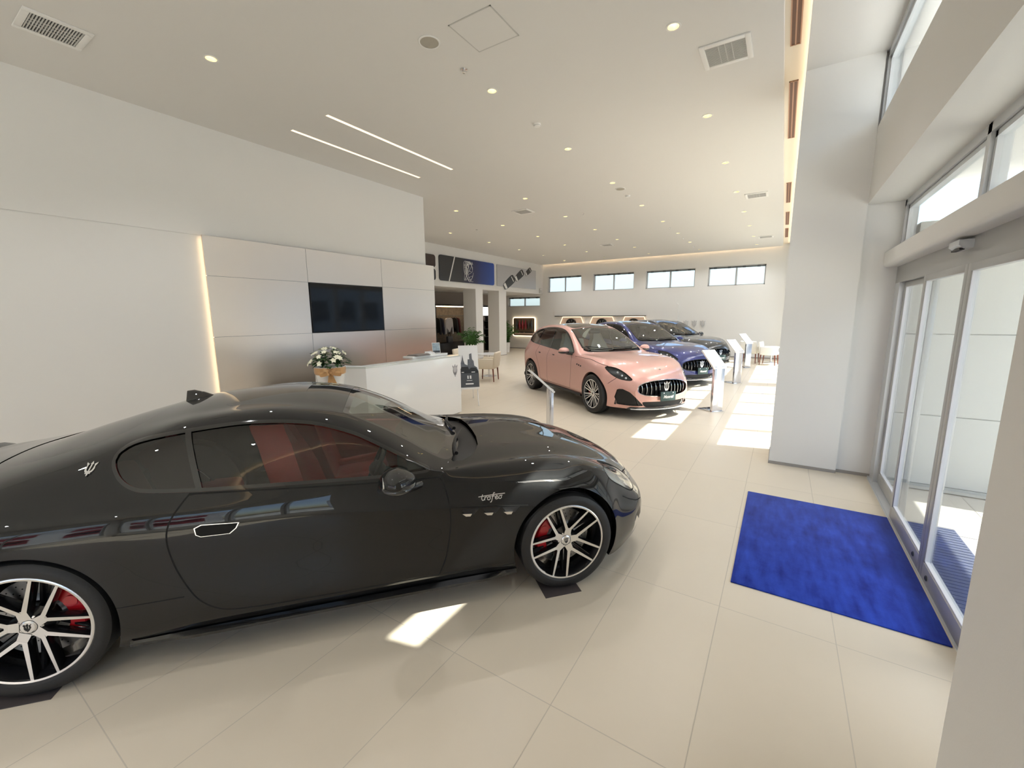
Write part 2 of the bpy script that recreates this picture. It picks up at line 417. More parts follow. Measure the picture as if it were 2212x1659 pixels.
# windows high in the back wall
def back_window(n, y0, y1, z0, z1):
    f = MB(); X0, X1 = 20.46, 20.54
    f.box((X0, y0, z1 - .07), (X1, y1, z1)); f.box((X0, y0, z0), (X1, y1, z0 + .045)); f.box((X0, y0, z0), (X1, y0 + .05, z1)); f.box((X0, y1 - .05, z0), (X1, y1, z1))
    mid = (y0 + y1) / 2; f.box((X0, mid - .035, z0), (X1, mid + .035, z1)); f.box((X0 - .03, mid - .012, z0 + .03), (X0, mid + .012, z1 - .05))
    o = S(f.build('window_%d' % n, M['frame'], None, 30))
    g = MB(); g.box((20.49, y0 + .045, z0 + .04), (20.50, mid - .03, z1 - .065)); g.box((20.49, mid + .03, z0 + .04), (20.50, y1 - .045, z1 - .065)); g.build('frosted_pane', M['frost'], o)
    r = MB()
    r.cyl((20.42, y0 + .03, z1 - .05), (20.42, y1 - .03, z1 - .05), .02, 10)
    for t in (.12, .37, .63, .88): r.box((20.39, y0 + (y1 - y0) * t - .06, z1 - .08), (20.45, y0 + (y1 - y0) * t + .06, z1 - .02))
    r.build('blind_rail', M['framedark'], o)
for i, (a, b) in enumerate(WINS): back_window(i + 1, a, b, 3.035, 3.84)
back_window(5, 11.14, 13.2, 2.33, 2.84)
# right-hand side: column, beams, entrance
S(simple('column_right', [((6.0, -.67, 0), (6.65, 0, CZ)), ((6.06, -1.0, 0), (6.65, -.665, CZ))], M['wall']))
S(simple('beam_right', [((1.99, -.99, 3.0), (6.05, -.67, 3.75)), ((6.6, -1.12, 3.0), (20.32, -.86, 3.72))], M['soffit']))
S(simple('wall_right', [((-1.5, -.84, 0), (2.0, -.64, 3.6)), ((2.0, -1.05, 0), (2.02, -.64, 3.6)), ((-1.5, -.84, 3.6), (1.95, -.64, CZ))], M['wall']))
S(simple('beam_glazing', [((XR, -.90, 3.2), (-1.5, -.64, CZ)), ((XR, -.90, 0), (-1.5, -.64, .35))], M['wall']))
wallgrid('wall_rear', 'x', XR - .2, .2, -1.05, 7.0, 0, CZ, [(-.3, 6.2, .45, 3.3)], M['wall'])
mb = MB(); n = 14   # transom bar with a rounded lower edge
prof = [(-.99, 2.337), (-.90, 2.337)] + [(-.895 + .03 * math.sin(t), 2.367 - .03 * math.cos(t)) for t in np.linspace(.2, PI / 2, 6)] + [(-.865, 2.49), (-.99, 2.49)]
mb.prism(prof, 2.0, 6.06, 'yz'); S(mb.build('beam_transom', M['soffit'], None, 30))
for i, (nm, x0, x1) in enumerate((('baseboard_right', 6.0, 6.65),)):
    S(simple(nm, [((5.992, -.67, 0), (6.0, .0, .035)), ((6.052, -1.0, 0), (6.06, -.67, .035)), ((5.992, 0, 0), (6.65, .008, .035))], M['base']))
S(simple('baseboard_left', [((XR, 6.945, 0), (7.28, 6.96, .05)), ((7.28, 6.945, 0), (7.295, 10.9, .05))], M['base']))
S(simple('baseboard_back', [((20.285, -1, 0), (20.3, 13.6, .05))], M['base']))
S(simple('baseboard_pillar', [((14.352, 10.943, 0), (14.868, 11.62, .03)), ((16.092, 10.943, 0), (16.708, 11.57, .03))], M['base']))
# transom window and clerestory over the door
def band_window(n, name_mull, x0, x1, z0, z1, y, muls, op=.035):
    f = MB(); w = .06; d0, d1 = y - .05, y + .05
    f.box((x0, d0, z0), (x1, d1, z0 + .05)); f.box((x0, d0, z1 - .06), (x1, d1, z1))
    ms = [x0 + w / 2] + list(muls) + [x1 - w / 2]
    for m in ms: f.box((m - w / 2, d0, z0), (m + w / 2, d1, z1))
    o = S(f.build('window_%d' % n, M['frame'], None, 30))
    s = MB(); g = MB()
    for a, b in zip(ms[:-1], ms[1:]):
        a0, b0 = a + w / 2 + .004, b - w / 2 - .004
        s.box((a0, y - .025, z0 + .054), (a0 + op, y + .03, z1 - .064)); s.box((b0 - op, y - .025, z0 + .054), (b0, y + .03, z1 - .064))
        s.box((a0, y - .025, z0 + .054), (b0, y + .03, z0 + .054 + op)); s.box((a0, y - .025, z1 - .064 - op), (b0, y + .03, z1 - .064))
        g.box((a0 + op * .6, y - .003, z0 + .07), (b0 - op * .6, y + .003, z1 - .08))
    s.build('sash', M['frame'], o); g.build('glass_pane', M['glass'], o)
    return o
band_window(6, '', 2.0, 6.06, 2.49, 3.0, -1.03, (3.93,))
band_window(7, '', 1.95, 6.06, 3.75, CZ, -.74, (3.95,))
# glazed front beyond the column
xs = [6.68 + 1.22 * k for k in range(12)]
band_window(8, '', 6.65, 20.3, .08, 3.0, -1.03, [7.9 + 1.24 * k for k in range(10)], .03)
band_window(9, '', 6.65, 20.3, 3.50, CZ + .10, -.80, [7.9 + 1.24 * k for k in range(10)], .03)
band_window(10, '', XR, -1.5, .35, 3.2, -.78, [-5.0, -3.8, -2.65], .03)
S(simple('column_facade', [((12.9, -1.0, 0), (13.35, -.6, CZ)), ((19.6, -1.0, 0), (20.3, -.6, CZ))], M['wall']))
def rear_window(n):
    f = MB(); x = XR - .1
    for y in (-.27, 1.3, 2.9, 4.5, 6.17): f.box((x - .04, y - .03, .45), (x + .04, y + .03, 3.3))
    for z in (.48, 3.27): f.box((x - .04, -.3, z - .03), (x + .04, 6.2, z + .03))
    o = S(f.build('window_%d' % n, M['frame'], None, 30)); g = MB(); g.box((x - .004, -.25, .5), (x + .004, 6.15, 3.25)); g.build('glass_pane', M['glass'], o)
rear_window(11)
# ------------------------------------------------------------------ entrance: header, sliding doors, sensor
S(simple('trim_1', [((2.0, -1.07, 2.165), (6.06, -.985, 2.337))], P('door_header_satin', (.44, .44, .43), .4, .4)))
S(simple('trim_2', [((2.0, -1.09, 0), (6.06, -.965, .012)), ((4.86, -.964, 0), (6.0, -.955, .006))], M['frame']))
def door_leaf(n, x0, x1, y, fixed, lock=None):
    f = MB(); st = .055; h = 2.163; d = .022
    f.box((x0, y - d, .02), (x0 + st, y + d, h), bev=.004); f.box((x1 - st, y - d, .02), (x1, y + d, h), bev=.004)
    f.box((x0 + st, y - d, .02), (x1 - st, y + d, .135), bev=.004); f.box((x0 + st, y - d, h - .05), (x1 - st, y + d, h), bev=.004)
    o = S(f.build('door_%d' % n, M['doorframe'], None, 30))
    g = MB(); g.box((x0 + st - .008, y - .004, .13), (x1 - st + .008, y + .004, h - .045)); g.build('glass_pane', M['glass'], o)
    b = MB()
    for a, q in ((x0 + st, .012), (x1 - st - .012, .012)): b.box((a, y - .012, .135), (a + q, y + .016, h - .05))
    b.box((x0 + st, y - .012, .135), (x1 - st, y + .016, .147)); b.build('glazing_bead', M['bead'], o)
    if lock is not None:
        l = MB(); l.lathe([(.0005, .0), (.018, .0), (.018, .006), (.012, .008)], 20, (lock, y + d, .075), 'y'); l.build('lock', M['framedark'], o)
    return o
door_leaf(1, 4.86, 5.86, -1.045, True)
door_leaf(2, 3.875, 4.88, -.990, False, 4.05)
door_leaf(3, 2.87, 3.870, -.990, False, 3.70)
door_leaf(4, 2.02, 2.90, -1.045, True)
S(simple('trim_3', [((5.86, -1.08, 0), (6.06, -.985, 2.165))], M['frame']))
se = MB(); se.prism([(-.985, 2.262), (-.945, 2.262), (-.915, 2.285), (-.915, 2.318), (-.985, 2.318)], 3.90, 4.10, 'yz')
se = se.build('motion_sensor', M['frame'], None, 30); tag(se, 'small grey motion sensor on the header above the glass doors', 'sensor')
w = MB(); w.box((3.92, -.95, 2.256), (4.08, -.925, 2.266)); w.build('sensor_window', M['black'], se)
# ------------------------------------------------------------------ outside
M['pave'] = P('pale_paving', (.46, .445, .41), .75, noise=.05, nscale=8)
S(simple('ground_outside', [((-40, -60, -.14), (60, -1.06, -.012))], M['pave']))
S(simple('ground_rear', [((-60, -60, -.14), (XR - .2, 40, -.02))], M['pave']))
S(simple('trim_4', [((-3, -60, -.011), (-2.99, -1.1, -.009))] + [((a, -8, -.0115), (a + .008, -1.4, -.0095)) for a in (2.4, 3.6, 4.8)] + [((1.2, -1.4 - .6 * k - .3, -.0115), (5.9, -1.4 - .6 * k - .293, -.0095)) for k in range(10)], M['base']))
m_ = simple('entrance_matting', [((2.02, -1.40, -.011), (4.9, -1.09, .004))] + [((2.05 + .05 * k, -1.39, .004), (2.075 + .05 * k, -1.10, .008)) for k in range(57)], P('matting_grey', (.10, .11, .14), .9))
tag(m_, 'ribbed grey entrance matting just outside the glass doors', 'mat')
pw = MB(); z = 0
for a, b in ((0, .06), (.066, .80), (.812, 1.635), (1.647, 2.46), (2.472, 2.75)): pw.box((5.90, -4.2, a), (6.1, -1.09, b))
pw.box((5.915, -4.2, 0), (6.08, -1.09, 2.74)); S(pw.build('wall_porch', P('porch_panel', (.56, .56, .525), .45), None, None))
S(simple('sun_block_slab', [((1.5, -1.02, 3.6), (3.35, -.82, 4.13))], M['whitematt']))  # unseen block added outside the clerestory to narrow the sun patch by the coupe
S(simple('canopy_slab', [((1.6, -3.13, 3.16), (6.1, -1.09, 3.30))], M['whitematt']))
S(simple('roof_and_sun_block', [((3.3, -1.9, CZ + .2), (6.7, -.6, CZ + .34)), ((XR - .3, -.60, CZ + .17), (20.7, 14.4, CZ + .9))], M['whitematt']))  # first slab is added, unseen, to keep sun off the clerestory; second is roof
# buildings across the street
def tower(name, x0, x1, y0, y1, h, col, label, face, nx, nz, wcol, z0=1.0, arch=False):
    t = thing(name, label, 'building', ((x0 + x1) / 2, (y0 + y1) / 2, -.01))
    cx, cy = (x0 + x1) / 2, (y0 + y1) / 2
    b = MB(); b.box((x0 - cx, y0 - cy, 0), (x1 - cx, y1 - cy, h)); b.box((x0 - cx - .2, y0 - cy - .2, h), (x1 - cx + .2, y1 - cy + .2, h + .4)); b.build('facade', col, t)
    for i in range(nx):
        for k in range(nz):
            w = MB()
            if face == 'y':
                a = x0 - cx + (x1 - x0) * (i + .2) / nx; c = x0 - cx + (x1 - x0) * (i + .8) / nx
                w.box((a, y1 - cy - .05, z0 + (h - z0) * (k + .2) / nz), (c, y1 - cy + .04, z0 + (h - z0) * (k + .75) / nz))
            else:
                a = y0 - cy + (y1 - y0) * (i + .2) / nx; c = y0 - cy + (y1 - y0) * (i + .8) / nx
                w.box((x1 - cx - .05, a, z0 + (h - z0) * (k + .2) / nz), (x1 - cx + .04, c, z0 + (h - z0) * (k + .75) / nz))
                if arch and k == 0: w.lathe([(.001, 0), ((c - a) / 2, 0), ((c - a) / 2, .09), (.001, .09)], 24, (x1 - cx - .05, (a + c) / 2, z0 + (h - z0) * .75 / nz), 'x')
            w.build('window', wcol, t)
    return t
wg = P('far_window', (.10, .13, .17), .15); wr = P('far_red', (.30, .02, .03), .5)
tower('street_building', 13, 34, -26, -15, 17, P('far_bluegrey', (.50, .54, .60), .7), 'blue-grey office block seen through the strip window above the door', 'y', 9, 6, wg)
tower('street_building', -20, 6, -26, -18, 9, P('far_pale', (.62, .63, .66), .7), 'low pale street building mirrored in the coupe, its long side along the road', 'y', 10, 4, wg)
tower('street_building', -30, -18, -10, 16, 6.5, P('far_white', (.78, .76, .74), .7), 'white building with red arched doorways across the rear street', 'x', 8, 2, wr, .4, True)
# ------------------------------------------------------------------ car body engine
def pchip(keys):
    k = sorted(keys); x = np.array([a for a, _ in k], float); y = np.array([b for _, b in k], float)
    h = np.diff(x); d = np.diff(y) / h; m = np.zeros(len(x))
    for i in range(1, len(x) - 1):
        if d[i - 1] * d[i] > 0:
            w1 = 2 * h[i] + h[i - 1]; w2 = h[i] + 2 * h[i - 1]
            m[i] = (w1 + w2) / (w1 / d[i - 1] + w2 / d[i])
    m[0] = d[0]; m[-1] = d[-1]
    def f(t):
        t = np.clip(np.asarray(t, float), x[0], x[-1]); i = np.clip(np.searchsorted(x, t) - 1, 0, len(x) - 2)
        s = (t - x[i]) / h[i]
        return ((1 + 2 * s) * (1 - s) ** 2) * y[i] + s * (1 - s) ** 2 * h[i] * m[i] + s * s * (3 - 2 * s) * y[i + 1] + s * s * (s - 1) * h[i] * m[i + 1]
    return f
def sstep(t): t = np.clip(t, 0, 1); return t * t * (3 - 2 * t)
def sdf_poly(px, pz, poly):
    P = np.array(poly, float); A = P; B = np.roll(P, -1, 0)
    best = np.full(px.shape, 1e9); ins = np.zeros(px.shape, bool)
    for (ax, az), (bx, bz) in zip(A, B):
        ex, ez = bx - ax, bz - az; L = ex * ex + ez * ez + 1e-12
        t = np.clip(((px - ax) * ex + (pz - az) * ez) / L, 0, 1)
        best = np.minimum(best, (px - ax - t * ex) ** 2 + (pz - az - t * ez) ** 2)
        c = (az > pz) != (bz > pz)
        with np.errstate(divide='ignore', invalid='ignore'):
            xi = ax + (pz - az) * ex / (ez if abs(ez) > 1e-12 else 1e-12)
        ins ^= c & (px < xi)
    return np.where(ins, -1, 1) * np.sqrt(best)
def sdf_line(px, pz, pts):
    best = np.full(px.shape, 1e9)
    for (ax, az), (bx, bz) in zip(pts[:-1], pts[1:]):
        ex, ez = bx - ax, bz - az; L = ex * ex + ez * ez + 1e-12
        t = np.clip(((px - ax) * ex + (pz - az) * ez) / L, 0, 1)
        best = np.minimum(best, (px - ax - t * ex) ** 2 + (pz - az - t * ez) ** 2)
    return np.sqrt(best)
class Shell:
    def __init__(s, rows, x0, x1, nose=(.17, .25, .7, .35, .02), tail=(.25, -3.4, .7, .6, .02), nst=190, sub=7, crease=()):
        F = [(pchip(r['y']), pchip(r['z'])) for r in rows]
        u = np.linspace(0, 1, nst); xs = x0 + (x1 - x0) * (u + .055 * np.sin(4 * PI * u - PI) * 0)
        e = np.linspace(0, 1, 14)[1:]
        xs = np.unique(np.concatenate([xs, x1 - .1 * (1 - e) ** 2, x0 + .1 * (1 - e) ** 2]))
        half = []
        for x in xs:
            p = np.array([[fy(x), fz(x)] for fy, fz in F]); n = len(p); pts = []
            for i in range(n - 1):
                p1, p2 = p[i], p[i + 1]
                pa = p[i - 1] if i > 0 else 2 * p1 - p2
                pb = p[i + 2] if i + 2 < n else np.array([-p[n - 2][0], p[n - 2][1]])
                if i in crease: pa = 2 * p1 - p2
                if i + 1 in crease: pb = 2 * p2 - p1
                for k in range(sub):
                    t = k / sub
                    pts.append(.5 * (2 * p1 + (p2 - pa) * t + (2 * pa - 5 * p1 + 4 * p2 - pb) * t * t + (3 * p1 - pa - 3 * p2 + pb) * t ** 3))
            pts.append(p[-1]); half.append(np.array(pts))
        half = np.array(half); nv = half.shape[1]
        full = np.concatenate([half * [-1, 1], half[:, -2::-1]], 1)      # right side, centre, left side
        G = np.zeros((len(xs), full.shape[1], 3)); G[:, :, 0] = xs[:, None]; G[:, :, 1:] = full
        def caps(ring, zc, bulge, sgn):
            out = []
            for t in (.06, .14, .25, .38, .52, .66, .8, .92, .985):
                r = ring.copy(); r[:, 1] *= (1 - t); r[:, 2] = r[:, 2] * (1 - t) + zc * t; r[:, 0] += sgn * bulge * (1 - (1 - t) ** 2); out.append(r)
            return out
        G = np.array(caps(G[0], tail[3], tail[4], -1)[::-1] + list(G) + caps(G[-1], nose[3], nose[4], 1))
        ay = np.abs(G[:, :, 1])
        G[:, :, 0] -= nose[0] * (ay / nose[2]) ** 2.2 * sstep((G[:, :, 0] - nose[1]) / (x1 - nose[1]))
        G[:, :, 0] += tail[0] * (ay / tail[2]) ** 2.2 * sstep((tail[1] - G[:, :, 0]) / (tail[1] - x0))
        a, b = G.shape[:2]; s.V = G.reshape(-1, 3)
        I = np.arange(a * b).reshape(a, b)
        q = np.stack([I[:-1, :-1], I[1:, :-1], I[1:, 1:], I[:-1, 1:]], -1).reshape(-1, 4)
        s.T = np.concatenate([q[:, [0, 1, 2]], q[:, [0, 2, 3]]])
        s.L = np.zeros(len(s.T), int); s.names = ['body']
        n = np.cross(s.V[s.T[:, 1]] - s.V[s.T[:, 0]], s.V[s.T[:, 2]] - s.V[s.T[:, 0]])
        N = np.zeros_like(s.V)
        for k in range(3): np.add.at(N, s.T[:, k], n)
        N /= np.linalg.norm(N, axis=1)[:, None] + 1e-12
        mid = s.V[:, 2] > .9
        if (N[mid, 2]).mean() < 0: N = -N; s.T = s.T[:, ::-1].copy()
        s.N = N
        s.bvh = BVHTree.FromPolygons([tuple(p) for p in s.V], [tuple(int(i) for i in t) for t in s.T])
    def lid(s, name):
        if name not in s.names: s.names.append(name)
        return s.names.index(name)
    def cut(s, f, label, only=('body',), where=None):
        """faces with f < 0 get the label; faces crossing f = 0 are split there"""
        fv = f(s.V[:, 0], s.V[:, 1], s.V[:, 2]); fv = np.where(np.abs(fv) < 1e-6, 1e-6, fv)
        c = s.V[s.T].mean(1)
        ok = np.isin(s.L, [s.lid(n) for n in only])
        if where is not None: ok &= where(c[:, 0], c[:, 1], c[:, 2])
        neg = fv[s.T] < 0; k = neg.sum(1); lab = s.lid(label)
        s.L[ok & (k == 3)] = lab
        idx = np.nonzero(ok & (k > 0) & (k < 3))[0]
        V = list(s.V); N = list(s.N); ed = {}; nT = []; nL = []
        def mid(a, b):
            key = (min(a, b), max(a, b))
            if key not in ed:
                t = fv[a] / (fv[a] - fv[b]); V.append(s.V[a] + t * (s.V[b] - s.V[a])); nn = s.N[a] + t * (s.N[b] - s.N[a])
                N.append(nn / (np.linalg.norm(nn) + 1e-12)); ed[key] = len(V) - 1
            return ed[key]
        for i in idx:
            t = s.T[i]; ng = neg[i]; one = ng if ng.sum() == 1 else ~ng
            j = int(np.nonzero(one)[0][0]); a, b, c3 = int(t[j]), int(t[(j + 1) % 3]), int(t[(j + 2) % 3])
            ab, ac = mid(a, b), mid(a, c3)
            la, lb = (lab, s.L[i]) if ng[j] else (s.L[i], lab)
            nT += [(a, ab, ac), (ab, b, c3), (ab, c3, ac)]; nL += [la, lb, lb]
        if len(idx):
            keep = np.ones(len(s.T), bool); keep[idx] = False
            s.T = np.concatenate([s.T[keep], np.array(nT)]); s.L = np.concatenate([s.L[keep], np.array(nL)])
            s.V = np.array(V); s.N = np.array(N)
    def line(s, ax, pts, w, label='gap', only=('body',), where=None):
        """thin band along an open polyline given in the plane ax (two axis numbers)"""
        pts = [np.array(p, float) for p in pts]
        def sd(a, b):
            best = np.full(a.shape, 1e9); sg = np.ones(a.shape); en = np.zeros(a.shape, bool); n = len(pts) - 1
            for i in range(n):
                p, q = pts[i], pts[i + 1]; e = q - p; L = e @ e
                t0 = ((a - p[0]) * e[0] + (b - p[1]) * e[1]) / L; t = t0
                if i > 0: t = np.maximum(t, 0)
                if i < n - 1: t = np.minimum(t, 1)
                d = np.hypot(a - p[0] - t * e[0], b - p[1] - t * e[1]); c = e[0] * (b - p[1]) - e[1] * (a - p[0])
                m = d < best; best = np.where(m, d, best); sg = np.where(m, np.sign(c), sg)
                o = (t0 < -1e-9) if i == 0 else np.zeros(a.shape, bool)
                if i == n - 1: o = o | (t0 > 1)
                en = np.where(m, o, en)
            return best * sg, en
        g = lambda x, y, z: sd((x, y, z)[ax[0]], (x, y, z)[ax[1]])
        def near(x, y, z):
            d, en = g(x, y, z); ok = (np.abs(d) < .07) & ~en
            return ok if where is None else ok & where(x, y, z)
        s.cut(lambda x, y, z: g(x, y, z)[0] - w, '_tmp', only, near)
        s.cut(lambda x, y, z: -g(x, y, z)[0] - w, label, ('_tmp',))
        s.L[s.L == s.lid('_tmp')] = s.lid(only[0])
    def part(s, label, name, mat, parent, side=0, off=0.0, where=None):
        if label not in s.names: return None
        m = s.L == s.lid(label)
        c = s.V[s.T].mean(1)
        if side: m &= (c[:, 1] * side > 0)
        if where is not None: m &= where(c[:, 0], c[:, 1], c[:, 2])
        T = s.T[m]
        if len(T) == 0: return None
        ids, inv = np.unique(T.reshape(-1), return_inverse=True)
        V = s.V[ids] + off * s.N[ids]; T = inv.reshape(-1, 3)
        me = bpy.data.meshes.new(name); me.from_pydata(V.tolist(), [], T.tolist())
        me.polygons.foreach_set('use_smooth', [True] * len(T))
        me.update()
        me.normals_split_custom_set_from_vertices(s.N[ids].tolist())
        return link(name, me, mat, parent)
    def side(s, x, z, sd):
        h = s.bvh.ray_cast(Vector((x + .00007, sd * 3.0, z + .00011)), Vector((0, -sd, 0)))
        return (h[0], h[1] if h[1].y * sd > 0 else -h[1]) if h[0] is not None else (None, None)
    def front(s, y, z):
        h = s.bvh.ray_cast(Vector((3, y + .00013, z + .00007)), Vector((-1, 0, 0)))
        return (h[0], h[1] if h[1].x > 0 else -h[1]) if h[0] is not None else (None, None)
    def top(s, x, y):
        h = s.bvh.ray_cast(Vector((x + .00007, y + .00013, 3)), Vector((0, 0, -1)))
        return (h[0], h[1] if h[1].z > 0 else -h[1]) if h[0] is not None else (None, None)
    def conform(s, mb, verts2, faces, how, off=.003, mi=0, th=0.0):
        out = []; low = []
        for a, b in verts2:
            p, n = how(a, b)
            if p is None: return
            out.append(p + n * off); low.append(p - n * .002)
        mb.add(out, faces, mi)
        if th:
            k = len(out); n0 = len(mb.v); mb.v += [tuple(p) for p in low]
            for f in faces:
                for i in range(len(f)):
                    a, b = f[i], f[(i + 1) % len(f)]
                    mb.f.append((n0 - k + a, n0 - k + b, n0 + b, n0 + a)); mb.m.append(mi)
def arch_strip(sh, cx, cz, r, sd, depth=.06, inner=.42, zmin=.12):
    """turned-in wheel arch edge plus the dark liner behind it"""
    lip = MB(); lin = MB(); ring = []
    for i in range(61):
        a = R(-28) + R(236) * i / 60
        x, z = cx + r * math.cos(a), cz + r * math.sin(a)
        if z < zmin: continue
        p, n = sh.side(x, z, sd)
        if p is None: continue
        ring.append((x, p.y, z))
    vs = []; 
    for x, y, z in ring: vs += [(x, y, z), (x, y - sd * depth, z)]
    fs = [(2 * i, 2 * i + 1, 2 * i + 3, 2 * i + 2) for i in range(len(ring) - 1)]
    lip.add(vs, fs)
    vs = []
    for x, y, z in ring:
        vs += [(x, y - sd * depth, z), (cx + (x - cx) * 1.02, sd * inner, cz + (z - cz) * 1.02)]
    n0 = len(vs); lin.add(vs, fs)
    lin.add([(x, sd * inner, z) for x, y, z in ring] + [(cx, sd * inner, max(.13, zmin))], [(i, i + 1, len(ring)) for i in range(len(ring) - 1)])
    return lip, lin

def make_wheel(parent, center, Rt, Rr, w, sd, M, spokes='Y', caliper=True, phase=0.0, twist=0.0, cal_ang=165, cap_emb=True):
    """one wheel: tyre carries rim, spokes, brake disc, caliper and hub cap; outward is sd*y"""
    def L(mb):
        mb.v = [(center[0] + p[0], center[1] + sd * p[1], center[2] + p[2]) for p in mb.v]; return mb
    h = w / 2
    t = MB()
    t.lathe([(Rr - .004, -h * .88), (Rr + .01, -h * .97), (Rr + (Rt - Rr) * .45, -h), (Rt - .022, -h * .96), (Rt - .006, -h * .86), (Rt, -h * .70),
             (Rt, -h * .36), (Rt - .006, -h * .355), (Rt - .006, -h * .31), (Rt, -h * .30), (Rt, -h * .03), (Rt - .006, -h * .025), (Rt - .006, h * .025), (Rt, h * .03),
             (Rt, h * .30), (Rt - .006, h * .31), (Rt - .006, h * .355), (Rt, h * .36), (Rt, h * .70), (Rt - .006, h * .86), (Rt - .022, h * .96),
             (Rr + (Rt - Rr) * .45, h), (Rr + .012, h * .97), (Rr + .003, h * .9), (Rr - .004, h * .80)], 72, axis='y')
    wheel = L(t).build('wheel', M['tyre'], parent, 30)
    rim = MB()
    rim.lathe([(Rr - .002, -h * .88), (Rr - .03, -h * .7), (Rr - .045, -h * .1), (Rr - .03, h * .55), (Rr - .014, h * .78), (Rr - .012, h * .82)], 72, axis='y', mi=1)
    rim.lathe([(Rr - .012, h * .82), (Rr - .011, h * .90), (Rr - .002, h * .92), (Rr + .004, h * .90), (Rr + .004, h * .82)], 72, axis='y', mi=0)
    rim.lathe([(.0365, h * .60), (.0365, h * .648), (.050, h * .646), (.056, h * .60)], 36, axis='y', mi=0); rim.lathe([(.056, h * .60), (.075, h * .42), (.085, h * .36), (.085, h * .1)], 36, axis='y', mi=1)
    def bar(a, r0, r1, w0, w1, off0, off1, y0, y1, dp, mi_f, mi_s):
        ca, sa = math.cos(a), math.sin(a)
        def q(r, o): return (r * ca - o * sa, r * sa + o * ca)
        A = [q(r0, off0 - w0 / 2), q(r1, off1 - w1 / 2), q(r1, off1 + w1 / 2), q(r0, off0 + w0 / 2)]
        ys = [y0, y1, y1, y0]
        ch = .006
        vs = [(p[0], yy, p[1]) for p, yy in zip(A, ys)]
        B = [q(r0, off0 - w0 / 2 - ch), q(r1, off1 - w1 / 2 - ch), q(r1, off1 + w1 / 2 + ch), q(r0, off0 + w0 / 2 + ch)]
        vs += [(p[0], yy - .012, p[1]) for p, yy in zip(B, ys)] + [(p[0], yy - dp, p[1]) for p, yy in zip(B, ys)]
        rim.add(vs, [(0, 1, 2, 3)], mi_f)
        n = len(rim.v) - 12
        for k in range(4):
            j = (k + 1) % 4
            rim.f += [(n + k, n + j, n + 4 + j, n + 4 + k), (n + 4 + k, n + 4 + j, n + 8 + j, n + 8 + k)]; rim.m += [mi_s, mi_s]
    if spokes == 'Y':
        for i in range(5):
            a = phase + 2 * PI * i / 5
            bar(a, .036, .090, .050, .042, 0, 0, h * .66, h * .69, .05, 0, 1)
            ca_, sa_ = math.cos(R(24.5)), math.sin(R(24.5))
            for q in (1, -1):
                bar(a, .078, (Rr - .006) * ca_, .024, .0145, q * .010, q * (Rr - .006) * sa_, h * .685, h * .88, .045, 0, 1)
            b = a + PI / 5
            for q in (1, -1): bar(b, .09, Rr - .016, .013, .010, q * .014, q * .036, h * .25, h * .60, .03, 1, 1)
    else:
        for i in range(7):
            a = phase + 2 * PI * i / 7
            for q in (1, -1):
                bar(a, .05, Rr - .008, .024, .018, q * .014, q * .060, h * .55, h * .84, .035, 0, 1)
            bar(a + PI / 7, .06, Rr - .010, .012, .010, 0, 0, h * .45, h * .8, .03, 0, 1)
    L(rim).build('rim', [M['alu'], M['rimdark']], wheel, 25)
    d = MB()
    rd = Rr * .76
    d.lathe([(.09, h * .10), (.105, h * .05), (rd * .58, h * .05)], 40, axis='y', mi=1)
    d.lathe([(rd * .58, h * .02), (rd * .58, h * .04), (rd, h * .04), (rd, -h * .08), (rd * .58, -h * .08)], 48, axis='y', mi=0)
    for i in range(24):
        for j, rr in enumerate((.68, .79, .9)):
            a = 2 * PI * (i + j / 3) / 24; d.cyl((rd * rr * math.cos(a), h * .04, rd * rr * math.sin(a)), (rd * rr * math.cos(a), h * .045, rd * rr * math.sin(a)), .004, 6, 2)
    L(d).build('brake_disc', [M['disc'], M['discbell'], M['black']], wheel, 30)
    if caliper:
        c = MB(); ca = R(cal_ang); n = 14; prof = [(rd * .62, h * .12), (rd * .66, h * .34), (rd * .98, h * .36), (rd * 1.05, h * .2), (rd * 1.05, -h * .1)]
        c.lathe(prof, n, axis='y', a0=ca - R(43), a1=ca + R(43))
        for e in (-43, 43):
            a = ca + R(e); c.add([(r * math.cos(a), y, r * math.sin(a)) for r, y in prof] + [(rd * .62 * math.cos(a), -h * .1, rd * .62 * math.sin(a))], [tuple(range(6))])
        for e in (-20, 20):
            a = ca + R(e); c.cyl((rd * .82 * math.cos(a), h * .34, rd * .82 * math.sin(a)), (rd * .82 * math.cos(a), h * .39, rd * .82 * math.sin(a)), .03, 16)
        L(c).build('brake_caliper', M['caliper'], wheel, 30)
    hc = MB()
    hc.lathe([(.0005, h * .70), (.028, h * .695), (.034, h * .66), (.036, h * .60), (.036, h * .40)], 28, axis='y', mi=0)
    if cap_emb:
        for poly in TRIDENT: hc.prism([(x * .042, y * .042) for x, y in poly], h * .70, h * .72, 'xz', 1)
    L(hc).build('hub_cap', [M['alu'], M['black']], wheel, 30)
    return wheel
def rowtab(*rows):
    return [{'y': [(x, y) for x, y, z in r], 'z': [(x, z) for x, y, z in r]} for r in rows]
def conform_polys(sh, polys, how, name, mat, parent, ox, oz, sc, flip=1, off=.004, th=.003, shear=0.0, subdiv=0):
    mb = MB()
    for poly in polys:
        v = [(ox + flip * (x + shear * y) * sc, oz + y * sc) for x, y in poly]
        tris = tessellate_polygon([[Vector((x, y, 0)) for x, y in v]])
        sh.conform(mb, v, [tuple(t) for t in tris], how, off, 0, 0)
        sh.conform(mb, v, [tuple(t) for t in tris], how, off - .002, 0, 0)
    return mb.build(name, mat, parent, 30)
